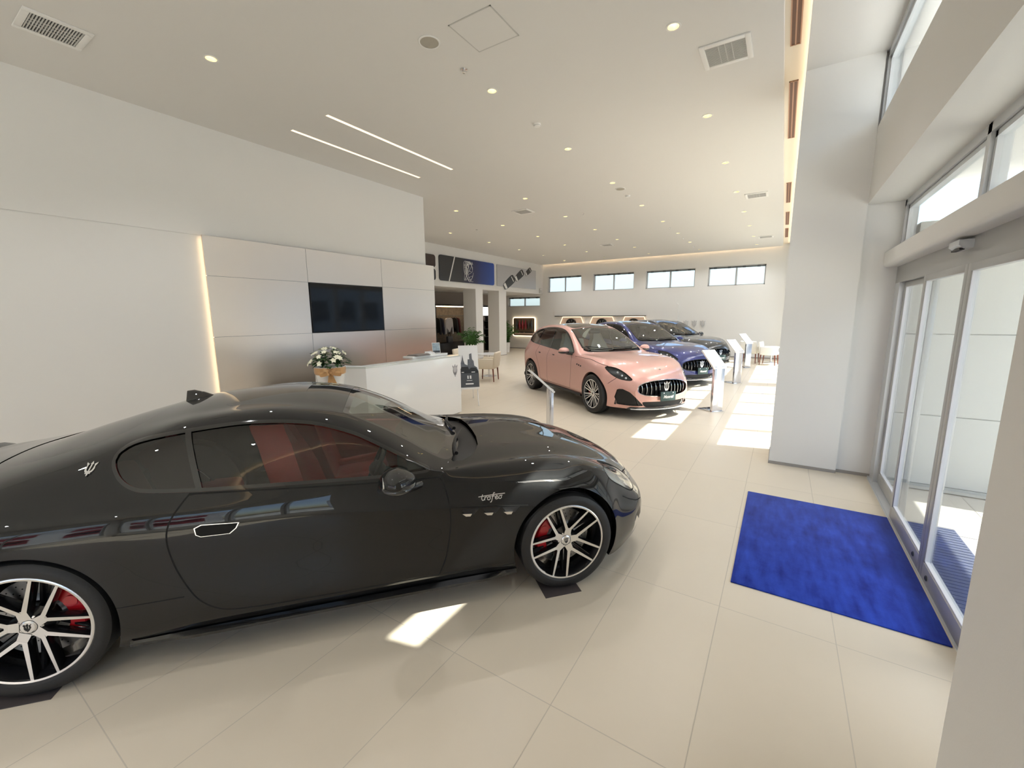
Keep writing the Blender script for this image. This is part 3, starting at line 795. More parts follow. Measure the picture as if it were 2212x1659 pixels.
# ------------------------------------------------------------------ the low black coupe in front
WB = 2.868
def build_coupe(M):
    root = thing('sports_coupe', 'black two-door sports coupe parked nearest, cut off by the left frame edge', 'car')
    rows = rowtab(
     # R0 bottom edge
     [(-3.96,.50,.36),(-3.85,.60,.31),(-3.6,.78,.25),(-3.2,.88,.21),(-2.88,.91,.19),(-2.45,.925,.165),(-2.1,.91,.165),(-1.4,.90,.18),(-.8,.895,.19),(-.4,.90,.195),(0,.905,.19),(.38,.885,.16),(.6,.80,.14),(.78,.66,.14),(.86,.56,.15),(.9,.50,.18)],
     # R1 low flank
     [(-3.96,.56,.42),(-3.9,.66,.38),(-3.6,.86,.34),(-3.2,.945,.32),(-2.88,.962,.32),(-2.5,.962,.295),(-2.1,.95,.285),(-1.5,.938,.285),(-.8,.932,.29),(-.4,.938,.30),(0,.948,.30),(.38,.925,.28),(.6,.845,.26),(.78,.73,.25),(.86,.62,.25),(.9,.54,.26)],
     # R2 mid flank
     [(-3.96,.57,.56),(-3.9,.70,.56),(-3.6,.875,.57),(-3.2,.952,.59),(-2.88,.968,.60),(-2.5,.962,.58),(-2.1,.943,.55),(-1.5,.924,.52),(-.8,.922,.50),(-.4,.938,.50),(0,.955,.52),(.38,.935,.47),(.6,.855,.42),(.78,.74,.37),(.86,.63,.35),(.9,.55,.34)],
     # R3 shoulder
     [(-3.96,.53,.74),(-3.9,.67,.77),(-3.6,.85,.80),(-3.2,.925,.825),(-2.88,.948,.84),(-2.5,.942,.835),(-2.1,.928,.80),(-1.5,.918,.765),(-.8,.910,.735),(-.4,.922,.72),(0,.930,.705),(.2,.915,.67),(.4,.870,.605),(.6,.785,.515),(.78,.68,.43),(.86,.60,.40),(.9,.53,.38)],
     # R4 waist / fender crest
     [(-3.96,.46,.86),(-3.9,.56,.915),(-3.6,.70,.945),(-3.2,.79,.965),(-2.88,.83,.975),(-2.5,.85,.965),(-2.1,.86,.935),(-1.5,.862,.912),(-1.1,.850,.895),(-.8,.820,.872),(-.6,.795,.868),(-.3,.765,.868),(0,.742,.848),(.2,.735,.812),(.4,.715,.745),(.6,.675,.635),(.75,.60,.535),(.86,.52,.45),(.9,.48,.42)],
     # R5 cant rail / fender valley
     [(-3.96,.36,.90),(-3.9,.46,.945),(-3.6,.56,.975),(-3.3,.62,1.005),(-2.88,.675,1.075),(-2.5,.685,1.160),(-2.2,.662,1.232),(-1.84,.652,1.262),(-1.5,.680,1.222),(-1.23,.735,1.122),(-1.0,.780,1.002),(-.85,.775,.915),(-.72,.715,.888),(-.55,.66,.885),(-.3,.62,.875),(0,.575,.848),(.2,.565,.812),(.4,.545,.755),(.6,.51,.665),(.75,.45,.572),(.86,.39,.49),(.9,.36,.45)],
     # R6 roof shoulder / bonnet
     [(-3.96,.2,.91),(-3.9,.27,.955),(-3.6,.33,.988),(-3.3,.36,1.035),(-2.88,.39,1.140),(-2.5,.40,1.240),(-2.2,.40,1.297),(-1.85,.39,1.318),(-1.6,.39,1.302),(-1.39,.41,1.258),(-1.23,.44,1.192),(-1.08,.46,1.118),(-.9,.48,1.020),(-.75,.48,.945),(-.62,.44,.918),(-.5,.40,.915),(-.3,.39,.905),(0,.36,.882),(.2,.345,.848),(.4,.33,.797),(.6,.31,.715),(.75,.28,.625),(.86,.25,.52),(.9,.23,.46)],
     # R7 centre line
     [(-3.96,0,.92),(-3.9,0,.965),(-3.7,0,.985),(-3.5,0,1.01),(-3.28,0,1.055),(-2.88,0,1.176),(-2.5,0,1.280),(-2.2,0,1.334),(-1.87,0,1.350),(-1.62,0,1.336),(-1.39,0,1.288),(-1.087,0,1.146),(-.77,0,.985),(-.62,0,.928),(-.5,0,.922),(-.3,0,.908),(0,0,.880),(.2,0,.852),(.4,0,.805),(.6,0,.725),(.75,0,.640),(.86,0,.53),(.9,0,.47)])
    sh = Shell(rows, -3.96, .9, nose=(.15, .15, .7, .16, .02), tail=(.22, -3.3, .7, .35, .02), nst=210, sub=8)
    both = lambda x, y, z: (np.abs(y) > .45)
    ALL = ('body',)
    # wheel arches
    for cx, cz, r in ((0, .338, .382), (-WB, .350, .392)):
        sh.cut(lambda x, y, z: np.hypot(x - cx, z - cz) - r, 'hole', ALL, lambda x, y, z: (np.abs(y) > .5) & (z < .9))
    # side glass
    dlo = catmull([(-2.508,1.125),(-2.466,1.044),(-2.401,.995),(-2.318,.975),(-2.096,.957),(-1.82,.946),(-1.489,.934),(-1.199,.922),(-.905,.915),(-1.074,1.018),(-1.232,1.104),(-1.337,1.154),(-1.493,1.206),(-1.645,1.233),(-1.819,1.246),(-1.984,1.244),(-2.207,1.223),(-2.355,1.202),(-2.464,1.173)], 4, True, (8,))
    zone = lambda x, y, z: (np.abs(y) > .55) & (z > .84) & (x < -.7) & (x > -2.8)
    sd = lambda x, y, z: sdf_poly(x, z, dlo)
    sh.cut(lambda x, y, z: sd(x, y, z) - .017, 'trim', ALL, zone)
    sh.cut(lambda x, y, z: sd(x, y, z), 'dlo', ('trim',), zone)
    bar = lambda x, z: (x + 2.105 + (z - .953) * .32)
    sh.cut(lambda x, y, z: bar(x, z) + .016, 'quarter', ('dlo',), zone)
    sh.cut(lambda x, y, z: bar(x, z) - .014, 'trim', ('dlo',), zone)
    # windscreen and rear window, outlines seen from above
    h = [(-.615, 0), (-.620, .2), (-.650, .42), (-.705, .58), (-.775, .665), (-.95, .640), (-1.15, .592), (-1.30, .555), (-1.405, .520), (-1.398, .3), (-1.395, 0)]
    ws = catmull(h + [(x, -y) for x, y in h[-2:0:-1]], 4, True, (8, 12))
    zt = lambda x, y, z: (z > .86) & (x < -.5) & (x > -1.6)
    sh.cut(lambda x, y, z: sdf_poly(x, y, ws), 'frit', ALL, zt)
    sh.cut(lambda x, y, z: sdf_poly(x, y, ws) + .035, 'screen', ('frit',), zt)
    sh.cut(lambda x, y, z: np.maximum(-(x + .70 + .30 * y * y), -1) , 'frit', ('screen',), zt)
    h = [(-2.50, 0), (-2.52, .3), (-2.58, .50), (-2.75, .545), (-3.0, .53), (-3.22, .47), (-3.27, .3), (-3.30, 0)]
    rw = catmull(h + [(x, -y) for x, y in h[-2:0:-1]], 4, True, (2, 5, 9, 12))
    zt2 = lambda x, y, z: (z > .9) & (x < -2.3) & (x > -3.5)
    sh.cut(lambda x, y, z: sdf_poly(x, y, rw), 'rear_glass', ALL, zt2)
    # cowl between bonnet and windscreen
    h = [(-.47, 0), (-.475, .2), (-.50, .40), (-.56, .56), (-.66, .655), (-.74, .675), (-.705, .58), (-.650, .42), (-.620, .2), (-.615, 0)]
    cw = h + [(x, -y) for x, y in h[-2:0:-1]]
    sh.cut(lambda x, y, z: sdf_poly(x, y, cw), 'cowl', ALL, lambda x, y, z: (z > .84) & (x > -.85) & (x < -.3))
    # doors
    door = catmull([(-2.148,.935),(-2.187,.879),(-2.223,.815),(-2.238,.745),(-2.233,.665),(-2.211,.561),(-2.169,.449),(-2.126,.372),(-2.057,.312),(-1.973,.285),(-1.769,.270),(-1.528,.268),(-1.274,.266),(-.865,.266),(-.815,.394),(-.785,.571),(-.788,.718),(-.818,.862)], 4, True, (0, 13, 17))
    zd = lambda x, y, z: (np.abs(y) > .6) & (x < -.6) & (x > -2.5) & (z < .96)
    sh.cut(lambda x, y, z: sdf_poly(x, z, door) - .004, 'gap', ALL, zd)
    sh.cut(lambda x, y, z: sdf_poly(x, z, door) + .004, 'door', ('gap',), zd)
    # sill line behind and bonnet shut line above the vents
    far = lambda x, y, z: np.abs(y) > .5
    for ln in ([(-2.55, .412), (-2.19, .408)], [(-.79, .690), (-.47, .668), (-.29, .652)], [(.30, .60), (.335, .66), (.42, .70)], [(-.84, .268), (-.36, .245)], [(.52, .52), (.60, .47), (.70, .42), (.8, .39)]):
        sh.line((0, 2), ln, .003, where=far)
    # bonnet side edge on top of the fender
    for s_ in (1, -1):
        ln = [(.44, s_ * .62), (.62, s_ * .52), (.78, s_ * .34), (.84, 0)]
        sh.line((0, 1), ln, .003, where=lambda x, y, z: (z > .5) & (y * s_ >= 0) & (x > .3))
    # headlights
    hl = catmull([(.385,.740),(.50,.695),(.62,.628),(.715,.555),(.742,.505),(.70,.490),(.63,.520),(.54,.580),(.45,.640),(.395,.690)], 4)
    zh = lambda x, y, z: (np.abs(y) > .38) & (x > .2)
    sh.cut(lambda x, y, z: sdf_poly(x, z, hl) - .007, 'gap', ALL, zh)
    sh.cut(lambda x, y, z: sdf_poly(x, z, hl), 'lamp', ('gap',), zh)
    # front grille
    gr = [(.62 * math.cos(t) * .72, .335 + .105 * math.sin(t)) for t in np.linspace(0, 2 * PI, 40, endpoint=False)]
    zf = lambda x, y, z: x > .45
    sh.cut(lambda x, y, z: sdf_poly(y, z, gr), 'grille', ALL, zf)
    for s_ in (1, -1):
        iv = [(s_ * .50, .2), (s_ * .70, .19), (s_ * .72, .33), (s_ * .62, .36)]
        sh.cut(lambda x, y, z: sdf_poly(y, z, iv), 'intake', ALL, zf)
    body = sh.part('body', 'body_shell', M['paint_black'], root)
    for sd_ in (-1, 1):
        sh.part('door', 'door', M['paint_black'], root, sd_)
        g = sh.part('dlo', 'door_window', M['car_glass'], root, sd_, -.006); g['label'] = 'tinted door window'
        g = sh.part('quarter', 'quarter_window', M['car_glass_dark'], root, sd_, -.006); g['label'] = 'dark rear quarter window'
        sh.part('trim', 'window_trim', M['gloss_black'], root, sd_, .001)
        sh.part('lamp', 'headlight', M['lamp_glass'], root, sd_, -.002)
        hh = sh.part('lamp', 'headlight_bowl', M['lamp_bowl'], root, sd_, -.035)
        sh.part('intake', 'air_intake', M['black'], root, sd_, -.02)
    sh.part('screen', 'windshield', M['screen_glass'], root, 0, -.003)
    sh.part('frit', 'windshield_border', M['gloss_black'], root, 0, -.003)
    sh.part('rear_glass', 'rear_window', M['car_glass_dark'], root, 0, -.003)
    sh.part('cowl', 'cowl', M['black'], root, 0, -.035)
    sh.part('gap', 'panel_gap', M['liner'], root, 0, 0)
    sh.part('grille', 'grille', M['black'], root, 0, -.03)
    # wheels and arches
    for sd_ in (-1, 1):
        for cx, cz, r in ((0, .338, .382), (-WB, .350, .392)):
            lip, lin = arch_strip(sh, cx, cz, r, sd_)
            a = lip.build('wheel_arch', M['paint_black'], root); lin.build('arch_liner', M['liner'], a)
        make_wheel(root, (0, sd_ * .812, .3355), .3335, .262, .255, sd_, M, phase=R(6), cal_ang=172)
        make_wheel(root, (-WB, sd_ * .82, .3575), .3555, .278, .290, sd_, M, phase=R(28.5), cal_ang=8)
    # underbody and side skirt
    mb = MB(); mb.box((-3.6, -.62, .2), (.62, .62, .26)); mb.box((-2.5, -.86, .18), (-.42, .86, .24))
    mb.build('underbody', M['black'], root)
    for sd_ in (-1, 1):
        mb = MB(); pr = [(.0, .0), (.035, -.012), (.035, -.028), (-.03, -.03)]
        vs = []
        xs = np.linspace(-2.46, -.36, 22)
        for x in xs:
            p, n = sh.side(x, .215, sd_); k = min(1, (x + 2.46) * 3, (-.36 - x) * 5)
            for a, b in pr: vs.append((x, p.y + sd_ * a * max(.15, k), .200 + b))
        fs = [(4 * i + k, 4 * i + (k + 1) % 4, 4 * i + 4 + (k + 1) % 4, 4 * i + 4 + k) for i in range(21) for k in range(4)] + [(0, 1, 2, 3), (84, 85, 86, 87)]
        mb.add(vs, fs); mb.build('side_skirt', M['gloss_black'], root, 30)
        # vents, handle, badges, lettering
        v = MB()
        for vx, vz in ((-.655, .662), (-.520, .654), (-.395, .646)):
            poly = [(vx - .062, vz + .010), (vx + .052, vz + .004), (vx + .020, vz - .030), (vx - .030, vz - .032)]
            sh.conform(v, poly, [(0, 1, 2, 3)], lambda a, b: sh.side(a, b, sd_), .002, 0, .002)
            poly = [(vx - .056, vz - .016), (vx + .004, vz - .020), (vx - .006, vz - .036), (vx - .034, vz - .034)]
            sh.conform(v, poly, [(0, 1, 2, 3)], lambda a, b: sh.side(a, b, sd_), .012, 1, .013)
        v.build('fender_vent', [M['black'], M['chrome']], root)
        hd = MB()
        outl = [(-2.118,.772),(-2.085,.786),(-1.911,.772),(-1.925,.744),(-1.957,.718),(-2.090,.722),(-2.112,.735)]
        sh.conform(hd, outl, [tuple(range(7))], lambda a, b: sh.side(a, b, sd_), .004, 0, .004)
        inn = [(-2.112,.770),(-2.0845,.7815),(-1.9175,.7695),(-1.930,.7455),(-1.960,.7215),(-2.0885,.7250),(-2.108,.737)]
        sh.conform(hd, inn, [tuple(range(7))], lambda a, b: sh.side(a, b, sd_), .006, 1, .002)
        hd.build('door_handle', [M['chrome'], M['liner']], root)
        bp_, bn_ = sh.side(-2.612, 1.085, sd_); bu_ = (Vector((0, 0, 1)) - bn_ * bn_.z).normalized(); bx_ = bu_.cross(bn_) 
        bd = MB()
        for poly in TRIDENT: bd.prism([(x * .075, y * .088) for x, y in poly], .0005, .005, 'xy', 0, lambda v: bp_ + bx_ * v[0] + bu_ * v[1] + bn_ * v[2])
        bd.build('pillar_badge', M['chrome'], root, None)
        w = MB(); sgn = 1 if sd_ < 0 else -1
        strokes = [[(-.062, .030), (-.070, .004), (-.064, -.012), (-.054, -.006)], [(-.050, .010), (-.052, -.012)], [(-.051, .002), (-.043, .011), (-.036, .009)],
                   [(-.022, .010), (-.032, .006), (-.033, -.008), (-.024, -.012), (-.016, -.004), (-.018, .007), (-.022, .010), (-.010, .008)],
                   [(.018, .032), (.008, .030), (.000, .006), (-.010, -.026), (-.018, -.030)], [(-.006, .010), (.014, .011)],
                   [(.018, -.002), (.030, .003), (.031, .010), (.024, .011), (.016, .000), (.020, -.011), (.030, -.010), (.038, -.003)],
                   [(.050, .010), (.041, .005), (.040, -.007), (.048, -.012), (.056, -.004), (.054, .007), (.050, .010), (.064, .009)], [(-.090, .016), (-.03, .019), (.03, .021), (.082, .021)]]
        for st_ in strokes:
            c = catmull(st_, 5, False); n_ = len(c); vv = []
            for i_, (a_, b_) in enumerate(c):
                p0, p1 = c[max(0, i_ - 1)], c[min(n_ - 1, i_ + 1)]; dx, dz = p1[0] - p0[0], p1[1] - p0[1]; l_ = math.hypot(dx, dz) + 1e-9
                wd_ = .0024
                for q_ in (1, -1): vv.append((-.515 + sgn * (a_ - dz / l_ * wd_ * q_) , .722 + b_ * .8 + dx / l_ * wd_ * q_))
            sh.conform(w, vv, [(2 * i_, 2 * i_ + 1, 2 * i_ + 3, 2 * i_ + 2) for i_ in range(n_ - 1)], lambda a, b: sh.side(a, b, sd_), .003)
        w.build('fender_lettering', M['chrome'], root, None, False)
    # mirrors
    for sd_ in (-1, 1):
        mi = MB()
        def mir(v):
            x, y, z = v
            k = 1 - .25 * max(0, x)
            return (x * (1 - .15 * abs(y)), y * k, z * (k if z > 0 else .85 * k))
        mi.sphere((-1.085, sd_ * .990, .930), (.105, .125, .072), 24, 14, 0, mir)
        m_ = mi.build('door_mirror', M['paint_black'], root, 80)
        a = MB(); a.tube([(-.95, sd_ * .86, .845), (-1.0, sd_ * .90, .850), (-1.03, sd_ * .95, .870)], [.022, .026, .03], 10); a.build('mirror_arm', M['gloss_black'], m_, 60)
        a = MB(); a.sphere((-1.088, sd_ * .990, .905), (.107, .127, .036), 24, 10); a.build('mirror_base_trim', M['gloss_black'], m_, 60)
        a = MB(); a.prism([(.085 * math.cos(t) + sd_ * .985, .045 * math.sin(t) + .930) for t in np.linspace(0, 2 * PI, 24, endpoint=False)], -1.150, -1.164, 'yz'); a.build('mirror_glass', M['mirror'], m_)
    # roof antenna
    an = MB(); an.add([(-2.45, -.03, 1.27), (-2.45, .03, 1.27), (-2.27, .0, 1.315), (-2.44, -.012, 1.36), (-2.44, .012, 1.36), (-2.40, 0, 1.365), (-2.30, -.03, 1.29), (-2.30, .03, 1.29), (-2.34, -.014, 1.345), (-2.34, .014, 1.345)],
        [(0, 1, 4, 3), (3, 4, 5), (0, 3, 8, 6), (1, 7, 9, 4), (3, 5, 8), (4, 9, 5), (5, 9, 8), (6, 8, 2), (7, 2, 9), (8, 9, 2), (0, 6, 2, 7, 1)])
    an.build('antenna', M['gloss_black'], root, 60)
    # wipers lying on the cowl
    for (x0, y0), (x1, y1) in (((-.690, -.60), (-.55, -.02)), ((-.62, -.02), (-.60, .52))):
        w = MB(); pts = []; n = 8
        for i in range(n + 1):
            t = i / n; x = x0 + (x1 - x0) * t - .03 * math.sin(PI * t); y = y0 + (y1 - y0) * t
            p, nn = sh.top(x, y); pts.append(p + Vector((0, 0, .020)))
        w.tube(pts, [.014] + [.008] * (n - 1) + [.005], 8); w.tube([p + Vector((-.012, 0, -.008)) for p in pts], .005, 6); w.build('wiper', M['black'], root, 40)
    # cabin
    it = MB()
    it.box((-3.2, -.66, .26), (-.55, .66, .30), 0)
    it.prism([(-.66, .30), (-.62, .86), (-.80, .895), (-1.02, .88), (-1.08, .80), (-1.0, .55), (-.98, .30)], -.70, .70, 'xz', 0)
    it.box((-2.2, -.11, .30), (-1.0, .11, .58), 0, bev=.03)
    it.box((-3.3, -.60, .72), (-2.78, .60, .80), 0)
    it.build('dashboard', M['interior_dark'], root, 30)
    for sd_ in (-1, 1):
        p = MB(); p.prism([(-2.05, .35), (-.95, .35), (-.95, .86), (-1.3, .885), (-2.05, .90)], sd_ * .80, sd_ * .74, 'xz'); p.build('door_lining', M['red_leather'], root)
        s = seat(sd_ * .37, -1.42, .42, root, M['red_leather'], M['interior_dark'])
        b = MB(); b.box((-2.72, sd_ * .10, .40), (-2.32, sd_ * .52, .55), 0, bev=.05); b.box((-2.80, sd_ * .10, .50), (-2.66, sd_ * .52, .95), 0, Matrix.Rotation(R(-18), 3, 'Y'), bev=.05); b.build('rear_seat', M['red_leather'], root, 50)
    steering(root, -.37, -1.23, .80, M)
    hl_ = sh.part('body', 'headliner', M['interior_dark'], root, 0, -.03, lambda x, y, z: (z > 1.0) & (x < -1.2) & (x > -2.7))
    # far details: tail lamp strip and plate are behind, spoiler lip
    sp = MB(); vs = []
    ysn = np.linspace(-.5, .5, 15)
    for y in ysn:
        p, n = sh.top(-3.84 + .18 * y * y, y); vs += [(p.x + .10, y, p.z + .002), (p.x - .02, y, p.z + .03), (p.x - .03, y, p.z + .0)]
    sp.add(vs, [(3 * i + k, 3 * i + (k + 1) % 3, 3 * i + 3 + (k + 1) % 3, 3 * i + 3 + k) for i in range(14) for k in range(3)]); sp.build('spoiler_lip', M['paint_black'], root, 30)
    for sd_ in (-1, 1):
        t = MB(); t.box((-3.86, sd_ * .30, .70), (-3.72, sd_ * .70, .76), 0, bev=.02); t.build('tail_lamp', M['taillamp'], root)
    return root, sh
def seat(y, x, z, root, leather, dark, s=1.0):
    mb = MB()
    mb.box((x - .30, y - .25, z - .02), (x + .26, y + .25, z + .12), 0, Matrix.Rotation(R(-6), 3, 'Y'), bev=.055)
    for q in (1, -1): mb.box((x - .30, y + q * .19, z + .04), (x + .24, y + q * .27, z + .17), 0, Matrix.Rotation(R(-6), 3, 'Y'), bev=.035)
    # backrest, wider at the shoulders, leaning back
    A = []
    prof = [(-.22, .06, .24), (-.27, .20, .25), (-.33, .40, .245), (-.375, .54, .19), (-.41, .64, .13), (-.44, .72, .115), (-.455, .765, .09)]
    for dx, dz, hw in prof:
        A.append([(x + dx + .075, y - hw * .8, z + dz), (x + dx + .11, y - hw, z + dz), (x + dx + .0, y - hw * 1.05, z + dz), (x + dx - .085, y - hw * .85, z + dz - .0),
                  (x + dx - .085, y + hw * .85, z + dz), (x + dx, y + hw * 1.05, z + dz), (x + dx + .11, y + hw, z + dz), (x + dx + .075, y + hw * .8, z + dz)])
    vs = [p for r in A for p in r]; n = 8
    fs = [(i * n + k, i * n + (k + 1) % n, (i + 1) * n + (k + 1) % n, (i + 1) * n + k) for i in range(len(A) - 1) for k in range(n)] + [tuple(range(n)), tuple((len(A) - 1) * n + k for k in range(n))]
    mb.add(vs, fs)
    o = mb.build('front_seat', leather, root, 50)
    b = MB(); b.box((x - .28, y - .22, .28), (x + .2, y + .22, z), 0, bev=.02); b.build('seat_base', dark, o)
    return o
def steering(root, y, x, z, M):
    mb = MB(); T = Matrix.Translation((x, y, z)) @ Matrix.Rotation(R(-66), 4, 'Y')
    ring = [T @ Vector((.185 * math.cos(a), .185 * math.sin(a), 0)) for a in np.linspace(0, 2 * PI, 32, endpoint=False)]
    mb.tube(ring, .016, 8, 0, True)
    for a in (0, PI, -PI / 2 + PI): mb.tube([T @ Vector((0, 0, -.02)), T @ Vector((.18 * math.sin(a), .18 * math.cos(a), 0))], .014, 8)
    mb.tube([T @ Vector((.18, 0, 0)), T @ Vector((0, 0, -.02))], .012, 8)
    mb.sphere(T @ Vector((0, 0, -.015)), .06, 14, 8); mb.cyl(T @ Vector((0, 0, -.02)), T @ Vector((0, 0, -.30)), .035, 12)
    return mb.build('steering_wheel', M['interior_dark'], root, 40)
# ------------------------------------------------------------------ the three tall cars in the row
SW = 2.90
def suv_shell():
    rows = rowtab(
     [(-3.93,.50,.48),(-3.85,.66,.42),(-3.6,.82,.36),(-3.3,.87,.32),(-2.9,.90,.29),(-2.4,.885,.27),(-1.5,.875,.265),(-.5,.88,.265),(0,.905,.27),(.35,.90,.23),(.6,.83,.20),(.8,.66,.195),(.88,.58,.20),(.93,.5,.23)],
     [(-3.93,.54,.55),(-3.85,.70,.50),(-3.6,.86,.44),(-3.3,.92,.42),(-2.9,.955,.42),(-2.4,.935,.40),(-1.5,.92,.385),(-.5,.93,.39),(0,.955,.40),(.35,.935,.36),(.6,.87,.33),(.8,.74,.31),(.88,.65,.30),(.93,.55,.32)],
     [(-3.93,.57,.68),(-3.85,.72,.66),(-3.6,.885,.66),(-3.3,.95,.67),(-2.9,.972,.68),(-2.4,.945,.65),(-1.5,.922,.61),(-.5,.935,.60),(0,.965,.63),(.35,.945,.59),(.6,.885,.55),(.8,.76,.50),(.88,.66,.47),(.93,.57,.45)],
     [(-3.93,.58,.84),(-3.85,.73,.87),(-3.6,.88,.93),(-3.3,.935,.96),(-2.9,.958,.97),(-2.4,.938,.935),(-1.5,.922,.90),(-.5,.93,.875),(0,.952,.86),(.35,.925,.80),(.6,.855,.73),(.8,.735,.64),(.88,.65,.58),(.93,.57,.53)],
     [(-3.93,.55,.93),(-3.85,.66,1.00),(-3.6,.765,1.12),(-3.4,.80,1.17),(-3,.845,1.175),(-2.6,.862,1.145),(-2,.865,1.10),(-1.2,.862,1.06),(-.7,.852,1.045),(-.3,.825,1.035),(.1,.795,1.005),(.4,.755,.945),(.65,.69,.855),(.8,.61,.755),(.88,.555,.68),(.93,.5,.60)],
     [(-3.93,.48,.97),(-3.85,.58,1.06),(-3.7,.62,1.20),(-3.5,.645,1.345),(-3.3,.655,1.44),(-3,.65,1.52),(-2.5,.642,1.57),(-2,.648,1.568),(-1.7,.658,1.525),(-1.4,.685,1.43),(-1.1,.725,1.29),(-.85,.765,1.16),(-.65,.745,1.075),(-.3,.645,1.06),(.1,.605,1.035),(.4,.575,.98),(.65,.52,.895),(.8,.46,.795),(.88,.42,.70),(.93,.38,.62)],
     [(-3.93,.26,.99),(-3.85,.33,1.09),(-3.7,.38,1.26),(-3.55,.41,1.42),(-3.4,.42,1.50),(-3,.42,1.585),(-2.6,.42,1.628),(-2.2,.42,1.633),(-1.8,.42,1.602),(-1.5,.43,1.53),(-1.2,.46,1.41),(-.9,.50,1.255),(-.65,.48,1.125),(-.5,.43,1.095),(0,.36,1.052),(.4,.33,1.0),(.65,.29,.92),(.8,.25,.82),(.88,.22,.72),(.93,.2,.63)],
     [(-3.93,0,1.0),(-3.85,0,1.10),(-3.7,0,1.28),(-3.58,0,1.43),(-3.45,0,1.505),(-3.2,0,1.565),(-2.6,0,1.652),(-2.2,0,1.658),(-1.9,0,1.637),(-1.6,0,1.585),(-1.3,0,1.475),(-1,0,1.335),(-.75,0,1.195),(-.62,0,1.12),(-.5,0,1.102),(-.2,0,1.08),(0,0,1.062),(.4,0,1.005),(.65,0,.925),(.8,0,.83),(.88,0,.73),(.93,0,.64)])
    return Shell(rows, -3.93, .93, nose=(.17, .15, .7, .20, .02), tail=(.16, -3.2, .7, .47, .02), nst=150, sub=7)
def build_suv(name, label, paint, roofmat, M, loc, rot, grille_mark=True, dark=False):
    root = thing(name, label, 'car', loc, rot, 'cars in the row')
    sh = suv_shell()
    ALL = ('body',)
    side_ = lambda x, y, z: np.abs(y) > .5
    for cx in (0, -SW):
        sh.cut(lambda x, y, z: np.hypot(x - cx, z - .375) - .415, 'hole', ALL, lambda x, y, z: (np.abs(y) > .5) & (z < 1))
        sh.cut(lambda x, y, z: np.hypot(x - cx, z - .375) - .435, 'archtrim', ALL, lambda x, y, z: (np.abs(y) > .5) & (z < 1)) if dark else None
    dlo = catmull([(-3.28,1.26),(-3.12,1.215),(-2.6,1.172),(-2.0,1.130),(-1.4,1.098),(-.92,1.086),(-1.08,1.205),(-1.27,1.33),(-1.48,1.44),(-1.72,1.515),(-2.05,1.548),(-2.5,1.538),(-2.9,1.48),(-3.15,1.39),(-3.27,1.31)], 4, True, (5,))
    zone = lambda x, y, z: (np.abs(y) > .5) & (z > 1.0) & (x < -.75) & (x > -3.5)
    sd = lambda x, y, z: sdf_poly(x, z, dlo)
    sh.cut(lambda x, y, z: sd(x, y, z) - .026, 'trim', ALL, zone)
    sh.cut(sd, 'dlo', ('trim',), zone)
    for bx, sl in ((-1.98, .10), (-2.78, -.35)):
        sh.line((0, 2), [(bx - sl * (z_ - 1.1), z_) for z_ in (1.0, 1.6)], .024, 'trim', ('dlo',), zone)
    h = [(-.645, 0), (-.650, .25), (-.69, .48), (-.755, .635), (-.815, .70), (-1.1, .655), (-1.35, .605), (-1.52, .575), (-1.56, .52), (-1.575, .3), (-1.58, 0)]
    ws = catmull(h + [(x, -y) for x, y in h[-2:0:-1]], 4, True, (4, 16))
    zt = lambda x, y, z: (z > 1.05) & (x < -.55) & (x > -1.7)
    sh.cut(lambda x, y, z: sdf_poly(x, y, ws), 'frit', ALL, zt)
    sh.cut(lambda x, y, z: sdf_poly(x, y, ws) + .035, 'screen', ('frit',), zt)
    h = [(-.52, 0), (-.525, .25), (-.56, .48), (-.63, .62), (-.76, .70), (-.815, .70), (-.755, .635), (-.69, .48), (-.650, .25), (-.645, 0)]
    sh.cut(lambda x, y, z: sdf_poly(x, y, h + [(x_, -y_) for x_, y_ in h[-2:0:-1]]), 'cowl', ALL, lambda x, y, z: (z > 1.0) & (x > -.9) & (x < -.4))
    h = [(-1.60, 0), (-1.60, .45), (-1.66, .50), (-2.6, .50), (-3.2, .50), (-3.28, .4), (-3.30, 0)]
    rf = h + [(x, -y) for x, y in h[-2:0:-1]]
    sh.cut(lambda x, y, z: sdf_poly(x, y, rf), 'roof', ALL, lambda x, y, z: z > 1.35)
    for ln in ([(-1.02, 1.06), (-.90, .98), (-.87, .80), (-.90, .50), (-.93, .33)], [(-1.98, 1.11), (-2.02, .9), (-2.02, .6), (-2.0, .33)], [(-2.55, 1.15), (-2.62, .95), (-2.52, .80), (-2.42, .60), (-2.36, .33)], [(-.93, .33), (-2.36, .33)], [(.42, .62), (.52, .72), (.55, .80)], [(-.80, 1.02), (-.2, 1.005), (.3, .93)]):
        sh.line((0, 2), ln, .0035, where=side_)
    # headlights, grille, intakes
    hl = catmull([(.28,.915),(.42,.905),(.56,.845),(.66,.775),(.725,.720),(.70,.705),(.58,.725),(.46,.785),(.36,.855)], 4)
    zh = lambda x, y, z: (np.abs(y) > .33) & (x > .1)
    sh.cut(lambda x, y, z: sdf_poly(x, z, hl) - .008, 'gap', ALL, zh); sh.cut(lambda x, y, z: sdf_poly(x, z, hl), 'lamp', ('gap',), zh)
    gr = []
    for t in np.linspace(0, 2 * PI, 64, endpoint=False):
        c, s_ = math.cos(t), math.sin(t); k = .78
        gr.append((.53 * math.copysign(abs(c) ** k, c), .572 + .135 * math.copysign(abs(s_) ** .72, s_) - .02 * abs(c)))
    zf = lambda x, y, z: x > .35
    sh.cut(lambda x, y, z: sdf_poly(y, z, gr) - .010, 'grille_ring', ALL, zf); sh.cut(lambda x, y, z: sdf_poly(y, z, gr), 'grille', ('grille_ring',), zf)
